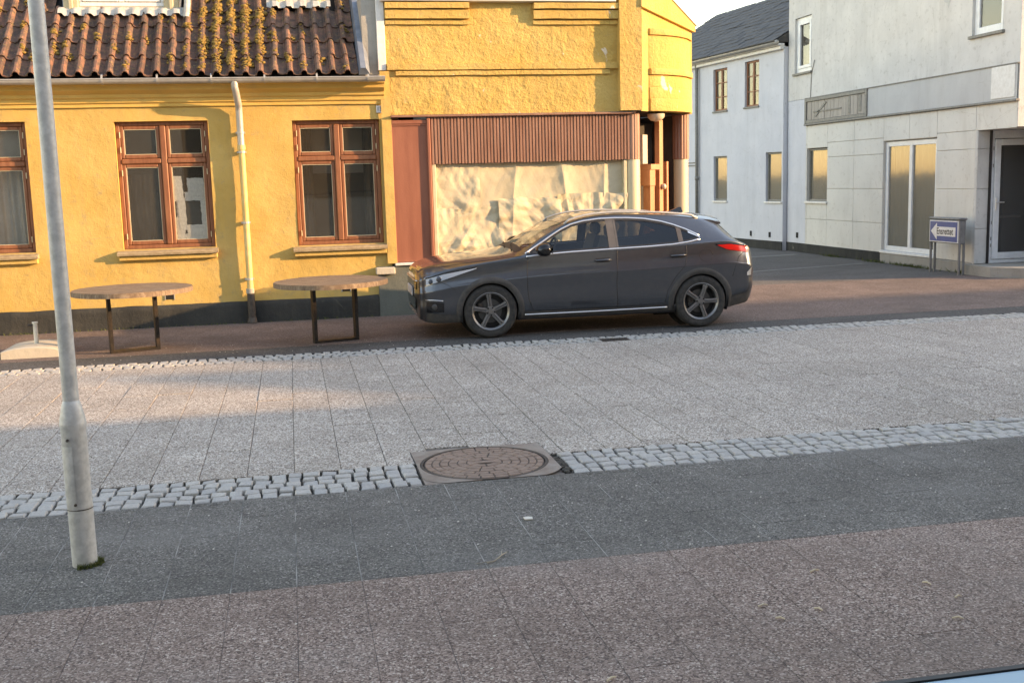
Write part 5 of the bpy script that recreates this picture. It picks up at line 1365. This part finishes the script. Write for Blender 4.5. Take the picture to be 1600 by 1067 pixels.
# seams
DS = 'rubber'
sideline('door_seam', DS, [(.47, .955), (.455, .80), (.455, .60), (.47, .45), (.52, .33), (.55, .31)], .0045, car, -.001)
sideline('door_seam', DS, [(1.585, 1.35), (1.585, .95), (1.57, .60), (1.58, .31)], .0045, car, -.001)
sideline('door_seam', DS, [(2.46, 1.06), (2.47, .90), (2.44, .78), (2.32, .64), (2.22, .48), (2.19, .33)], .0045, car, -.001)
sideline('door_seam', DS, [(.55, .31), (1.58, .31), (2.19, .33)], .004, car, -.001)
sideline('bonnet_seam', DS, [(-.60, .865), (-.3, .905), (.0, .935), (.25, .96), (.40, .972)], .004, car, -.001)
sideline('fuel_flap_seam', DS, [(2.72 + .085 * math.cos(R(a)), .895 + .075 * math.sin(R(a))) for a in range(0, 361, 24)], .003, car, -.001, (-1,))
sideline('bumper_seam', DS, [(3.25, .93), (3.15, .85), (3.10, .72), (3.07, .62)], .0035, car, -.001)
sideline('bumper_seam', DS, [(-.60, .70), (-.50, .66), (-.42, .60)], .0035, car, -.001)
# crease along the flank
if False: sideline('shoulder_crease', 'car_paint', [(x, .80 + .03 * math.sin((x - .5) / 2.4 * 1.3)) for x in [.5 + .1 * i for i in range(27)]], .010, car, -.006)
# cladding: arches, sills, bumpers
for h in HUBS:
    for sd_ in (-1, 1):
        def fn(u, v):
            a = R(-14 + 208 * u); rr = AR - .012 + .075 * v
            x = h + rr * math.cos(a); z = max(.17, HZ + rr * math.sin(a)); zz = max(z, stat(x)[0] + .03)
            return (x, sd_ * (side_y(x, zz) + (.014 if 0 < v < 1 else .002)), z)
        part('arch_cladding', MB().grid(40, 4, fn), 'cladding', car, True)
        # liner
        part('wheel_housing', MB().lathe([(AR + .005, sd_ * .55), (AR + .005, sd_ * .885)], (h, 0, HZ), 28, 'y', R(-20), R(200)).lathe([(.001, sd_ * .55), (AR + .005, sd_ * .55)], (h, 0, HZ), 28, 'y'), 'dark_void', car, recalc=False)
sidegrid('sill_cladding', 'cladding', .34, 2.33, lambda x: .195, lambda x: .30, 40, 4, .012, car)
sideline('sill_trim', 'chrome', [(.42, .262), (1.3, .262), (2.22, .270)], .011, car, .012)
sidegrid('bumper_cladding', 'cladding', 3.0, 3.33, lambda x: stat(x)[0] + .01, lambda x: lin([(3.0, .36), (3.33, .42)], x), 14, 4, .010, car)
sidegrid('bumper_cladding', 'cladding', -.76, -.36, lambda x: stat(x)[0] + .01, lambda x: lin([(-.80, .33), (-.36, .30)], x), 14, 4, .008, car)
# head and tail lamps, fog pods
hl = sidegrid('headlamp', 'reflector', -.76, -.16, lambda x: lin([(-.76, .655), (-.55, .725), (-.16, .845)], x), lambda x: lin([(-.76, .735), (-.55, .792), (-.16, .853)], x), 20, 4, .009, car, (-1, 1))
for o_ in hl: pass
sidegrid('headlamp_lens', 'lamp_lens', -.77, -.15, lambda x: lin([(-.77, .645), (-.55, .718), (-.15, .842)], x), lambda x: lin([(-.77, .742), (-.55, .80), (-.15, .858)], x), 20, 4, .016, car)
for (xx, zz) in ((-.70, .705), (-.61, .735)):
    for sd_ in (-1, 1): part('lamp_bowl', MB().lathe([(.034, 0), (.03, -.006), (.012, -.010), (.001, -.011)], (xx, sd_ * (side_y(xx, zz) + .010), zz), 14, 'y'), 'lamp_inner', car, True)
sideline('lamp_brow', 'black_gloss', [(-.76, .742), (-.55, .80), (-.15, .860)], .008, car, .003)
sidegrid('fog_pod', 'black_gloss', -.765, -.56, lambda x: .335, lambda x: lin([(-.80, .47), (-.58, .45)], x), 8, 5, .006, car)
sideline('fog_trim', 'chrome', [(-.775, .485), (-.68, .485), (-.57, .475)], .006, car, .008)
for sd_ in (-1, 1): part('fog_lamp', MB().lathe([(.038, 0), (.03, -.004 * 1), (.001, -.006)], (-.67, sd_ * (side_y(-.67, .40) + .012), .40), 16, 'y'), 'disc', car, True)
tl_ = sidegrid('tail_lamp', 'tail_red', 2.87, 3.30, lambda x: lin([(2.87, 1.010), (3.0, .955), (3.30, .905)], x), lambda x: lin([(2.87, 1.022), (3.05, 1.018), (3.30, .978)], x), 18, 4, .008, car)
sideline('lamp_surround', 'black_gloss', [(2.85, 1.022), (3.04, 1.026), (3.28, .99)], .010, car, .002)
sidegrid('rear_glint_patch', 'chrome', 3.27, 3.34, lambda x: .62, lambda x: lin([(3.27, .66), (3.34, .72)], x), 4, 4, .006, car)  # chrome patch added to imitate a bright glint on the rear bumper corner
# grille and plate at the nose
part('grille', MB().grid(24, 6, lambda u, v: (lambda y, z: (front_x(y, z) - .006, y, z))((u * 2 - 1) * .60, .60 + .10 * v)), 'black_gloss', car, True)
part('lower_grille', MB().grid(24, 6, lambda u, v: (lambda y, z: (front_x(y, z) - .006, y, z))((u * 2 - 1) * .55, .36 + .13 * v)), 'black_gloss', car, True)
part('grille_trim', MB().tube([(lambda y: (front_x(y, .705) - .008, y, .705))(-.62 + 1.24 * i / 24) for i in range(25)], .009, 6), 'chrome', car, True)
part('skid_plate', MB().grid(20, 3, lambda u, v: (lambda y, z: (front_x(y, z) - .006, y, z))((u * 2 - 1) * .5, .285 + .05 * v)), 'chrome', car, True)
part('number_plate', MB().cbox(-.892, -.872, -.26, .26, .50, .61, .004), 'plate_white', car)
part('rear_plate', MB().cbox(3.405, 3.425, -.26, .26, .60, .71, .004), 'plate_white', car)
part('rear_diffuser', MB().grid(24, 4, lambda u, v: (lambda y, z: (rear_x(y, z, 3.0, 3.415) + .006, y, z))((u * 2 - 1) * .62, .415 + .10 * v)), 'cladding', car, True)
# roof rails, spoiler, fin, mirrors, handles, wipers
for sd_ in (-1, 1):
    part('roof_rail', MB().tube([(x, sd_ * (stat(x)[5] - .03), top_z(x, stat(x)[5] - .03) + h_) for (x, h_) in [(.98, .0)] + [(1.04 + .1 * i, .028) for i in range(17)] + [(2.72, .0)]], .014, 8), 'zinc', car, True, label='bright roof rail')
sp_ = MB(); vs = []
for i in range(13):
    y = -.56 + 1.12 * i / 12; e = .035 * (1 - (abs(y) / .56) ** 2)
    z0 = top_z(2.80, y)
    vs += [(2.78, y, z0 + .006), (2.90, y, z0 - .010), (3.03 + e, y, z0 - .045), (3.03 + e, y, z0 - .065), (2.96, y, top_z(2.96, y) - .01)]
sp_.add(vs, [(i * 5 + k, i * 5 + k + 1, (i + 1) * 5 + k + 1, (i + 1) * 5 + k) for i in range(12) for k in range(4)] + [(0, 1, 2, 3, 4), tuple(60 + k for k in range(5))])
part('spoiler', sp_, 'car_paint', car, 'angle')
part('aerial_fin', MB().add([(2.52, -.02, top_z(2.52, 0) - .005), (2.52, .02, top_z(2.52, 0) - .005), (2.72, .025, top_z(2.72, 0) - .005), (2.72, -.025, top_z(2.72, 0) - .005), (2.70, 0, top_z(2.7, 0) + .065), (2.665, 0, top_z(2.7, 0) + .062)], [(0, 1, 5), (1, 2, 4, 5), (2, 3, 4), (3, 0, 5, 4), (0, 3, 2, 1)]), 'black_gloss', car)
for sd_ in (-1, 1):
    c = Vector((.66, sd_ * 1.0, 1.045))
    mb = MB()
    def mf(u, v):
        th = math.pi * v; a = 2 * math.pi * u; f = math.sin(th) ** .75
        return (c.x - .085 * math.cos(a) * f * (1.35 if math.cos(a) > 0 else .9) , c.y + .115 * math.cos(th) * -sd_, c.z + .082 * math.sin(a) * f)
    mi = part('mirror', mb.grid(20, 12, mf), 'black_gloss', car, True)
    part('mirror_foot', MB().tube([(c.x + .01, sd_ * .86, 1.005), (c.x, sd_ * .93, 1.02)], [.022, .03], 8), 'black_gloss', mi, True)
    part('mirror_glass', MB().grid(1, 1, lambda u, v: (c.x + .078, c.y + (u - .5) * .17, c.z + (v - .5) * .095)), 'mirror_metal', mi)
    for (hx, hz) in ((1.40, .885), (2.36, .905)):
        yy = side_y(hx, hz)
        hd_ = part('door_handle', MB().tube([(hx - .10, sd_ * (yy - .002), hz - .004), (hx - .075, sd_ * (yy + .026), hz), (hx + .06, sd_ * (yy + .030), hz + .004), (hx + .10, sd_ * (yy + .0), hz + .004)], [.010, .013, .013, .011], 8), 'car_paint', car, True)
        part('handle_cup', MB().grid(8, 4, lambda u, v: (hx + (u - .5) * .17, sd_ * (side_y(hx + (u - .5) * .17, hz + (v - .5) * .05) + .002), hz + (v - .5) * .05)), 'rubber', hd_, True)
for (y0, y1) in ((-.55, .02), (-.02, .52)):
    part('wiper', MB().tube([(.33, y0, top_z(.33, y0) + .012), (.36, (y0 + y1) / 2, top_z(.36, (y0 + y1) / 2) + .03), (.42, y1, top_z(.42, y1) + .012)], .008, 6), 'rubber', car)
# wheels
def tyre_prof(s): return [(.225, s * -.100), (.262, s * -.108), (.290, s * -.112), (.308, s * -.104), (.3235, s * -.082), (.325, s * -.05), (.325, s * .05), (.3235, s * .082), (.308, s * .104), (.29, s * .11), (.225, s * .10)]
def make_wheel(x, yv, sd_):
    w = part('wheel', MB().lathe([(.222, -.10), (.215, -.06), (.205, .02), (.205, .09), (.222, .10)], (x, yv, HZ), 48, 'y') if sd_ < 0 else MB().lathe([(.222, .10), (.215, .06), (.205, -.02), (.205, -.09), (.222, -.10)], (x, yv, HZ), 48, 'y'), 'rim_grey', car, 'angle')
    part('tyre', MB().lathe(tyre_prof(1), (x, yv, HZ), 56, 'y'), 'tyre', w, True)
    if True:
        o_ = yv + sd_ * .0
        f = sd_     # outward sign along y
        part('rim_lip', MB().lathe([(.205, f * .088), (.226, f * .106), (.231, f * .104), (.226, f * .09)], (x, yv, HZ), 48, 'y'), 'rim_grey', w, 'angle')
        part('rim_well', MB().lathe([(.001, f * .01), (.204, f * .01)], (x, yv, HZ), 32, 'y'), 'rim_dark', w)
        part('brake_disc', MB().lathe([(.06, f * .022), (.06, f * .03), (.145, f * .03), (.145, f * .022)], (x, yv, HZ), 32, 'y'), 'disc', w, 'angle')
        part('caliper', MB().cbox(x - .15, x - .08, yv + f * .03 - .012, yv + f * .03 + .02, HZ - .02, HZ + .10, .01), 'iron_dark', w)
        spm = MB()
        ph = R(96 if x < 1 else 72)
        for k in range(5):
            a = ph + k * 2 * math.pi / 5; ca, sa = math.cos(a), math.sin(a)
            def Q(r_, t, d): return (x + r_ * ca - t * sa, yv + f * d, HZ + r_ * sa + t * ca)
            spm = MB(); vv = []
            for (r_, t, d) in ((.035, .030, .078), (.10, .027, .086), (.16, .026, .092), (.214, .036, .094)):
                vv += [Q(r_, -t, d - .018), Q(r_, -t * .9, d), Q(r_, -t * .25, d + .004), Q(r_, 0, d - .006), Q(r_, t * .25, d + .004), Q(r_, t * .9, d), Q(r_, t, d - .018), Q(r_, t * .6, d - .05), Q(r_, -t * .6, d - .05)]
            ff = [(i * 9 + j, i * 9 + (j + 1) % 9, (i + 1) * 9 + (j + 1) % 9, (i + 1) * 9 + j) for i in range(3) for j in range(9)]
            spm.add(vv, ff); part('spoke', spm, 'rim_grey', w)
        part('hub_cap', MB().lathe([(.062, f * .06), (.06, f * .084), (.034, f * .088), (.030, f * .094), (.001, f * .096)], (x, yv, HZ), 24, 'y'), 'rim_grey', w, 'angle')
        for k in range(5):
            a = ph + (k + .5) * 2 * math.pi / 5
            part('wheel_nut', MB().lathe([(.011, f * .084), (.011, f * .092), (.001, f * .093)], (x + .047 * math.cos(a), yv, HZ + .047 * math.sin(a)), 8, 'y'), 'rim_dark', w)
for h in HUBS:
    for sd_ in (-1, 1): make_wheel(h, sd_ * .79, sd_)
# cabin
def seat(x, y, rear=False):
    wv = .24 if not rear else .60
    st_ = part('seat', MB().cbox(x - .25, x + .25, y - wv, y + wv, .50, .64, .05).add(*(lambda q: (q.v, q.f))(MB().prism([(x + .18, .60), (x + .30, .60), (x + .44, 1.13), (x + .36, 1.15)], y - wv, y + wv, 'y'))), 'seat_cloth', car)
    for yy in ((y,) if not rear else (y - .36, y + .36)):
        part('head_rest', MB().cbox(x + .36, x + .46, yy - .13, yy + .13, 1.14, 1.30, .035), 'seat_cloth', st_)
for y in (-.36, .36): seat(1.22, y)
seat(2.12, 0, True)
part('dashboard', MB().prism([(.38, .95), (.55, 1.0), (.78, .99), (.86, .90), (.80, .55), (.38, .55)], -.78, .78, 'y'), 'interior', car)
part('cabin_floor', MB().box(.2, 3.0, -.80, .80, .40, .46).box(2.6, 3.0, -.7, .7, .46, .98), 'interior', car)
sw_ = MB(); 
for k in range(24):
    pass
sw_.tube([(.86 + .17 * math.sin(2 * math.pi * k / 24) * .35, -.36 + .18 * math.cos(2 * math.pi * k / 24), .98 + .17 * math.sin(2 * math.pi * k / 24)) for k in range(25)], .014, 8).tube([(.78, -.36, .93), (.87, -.36, .98)], .03, 8)
part('steering_wheel', sw_, 'interior', car, True)
WP[car.name] = CARP

# ================================================================== THE VIEWER'S SIDE OF THE STREET (casts the evening shade, mirrored in panes)
def row_house(x0, x1, eave, ridge, mat, label, opening=None, ry=-4.0):
    h = thing('row_house', ((x0 + x1) / 2, -4, 0), label, 'house', "houses on the viewer's side of the street")
    F = .15
    wm = MB()
    if opening:
        a, b, c, d = opening
        wm.box(x0, a, F - .3, F, 0, eave).box(b, x1, F - .3, F, 0, eave).box(a, b, F - .3, F, 0, c).box(a, b, F - .3, F, d, eave)
    else: wm.box(x0, x1, F - .3, F, 0, eave)
    wm.box(x0, x1, -8.3, -8.0, 0, eave).box(x0, x0 + .25, -8.0, F - .3, 0, eave).box(x1 - .25, x1, -8.0, F - .3, 0, eave)
    part('wall', wm, mat, h)
    part('roof', MB().add([(x0, F + .3, eave - .1), (x1, F + .3, eave - .1), (x1, ry, ridge), (x0, ry, ridge), (x1, -8.5, eave - .1), (x0, -8.5, eave - .1)], [(0, 1, 2, 3), (3, 2, 4, 5), (0, 3, 5), (1, 4, 2), (0, 5, 4, 1)]), 'roof_far', h)
    n = int((x1 - x0) / 2.6)
    for st_ in range(max(1, int(eave // 2.9))):
        for i in range(n):
            xc = x0 + (i + .5) * (x1 - x0) / n; z = .95 + st_ * 2.9
            if opening and st_ == 0: continue
            w = part('window', MB().cbox(xc - .55, xc + .55, F + .002, F + .05, z, z + 1.45, .01), 'white_paint', h)
            part('pane', MB().box(xc - .48, xc + .48, F + .051, F + .056, z + .07, z + 1.38), 'black_gloss', w)
    return h
row_house(-14, 7.0, 5.6, 8.6, 'cream_panel', 'cream house with the wide window the photograph is taken from', (-2.8, 4.6, 1.55, 3.6))
row_house(7.03, 22, 6.9, 9.9, 'brick_red', 'red brick row house right of the cream house')
row_house(22.03, 39.5, 6.3, 9.25, 'white_plaster', 'white row house beyond the brick house')
row_house(39.53, 43, 6.7, 9.5, 'brick_red', 'narrow red brick house beyond the white row house')
row_house(43.03, 47, 7.8, 10.9, 'white_plaster', 'narrow white house between two brick houses')
row_house(47.03, 50.3, 8.7, 11.8, 'brick_red', 'narrow brick house beside the three storey cream house')
row_house(50.33, 56, 9.6, 12.7, 'cream_panel', 'three storey cream house further up the street')
row_house(56.03, 92, 10.2, 13.3, 'brick_red', 'long tall brick house at the far end of the row')
# window rail in front of the lens, bottom right
ws_ = thing('window_rail', (1.2, .30, 1.70), 'pale blue window rail with a black rubber seal at the bottom right', 'window frame')
def rl(y): return 1.87 - .538 * y
part('rail', MB().box(-2.79, 4.59, .155, .2966, rl(.30) - .06, rl(.30) - .0002), 'rail_blue', ws_)
part('rubber_seal', MB().cbox(-2.79, 4.59, .2968, .300, rl(.30) - .05, rl(.30) + .0003, .0004), 'rubber', ws_)
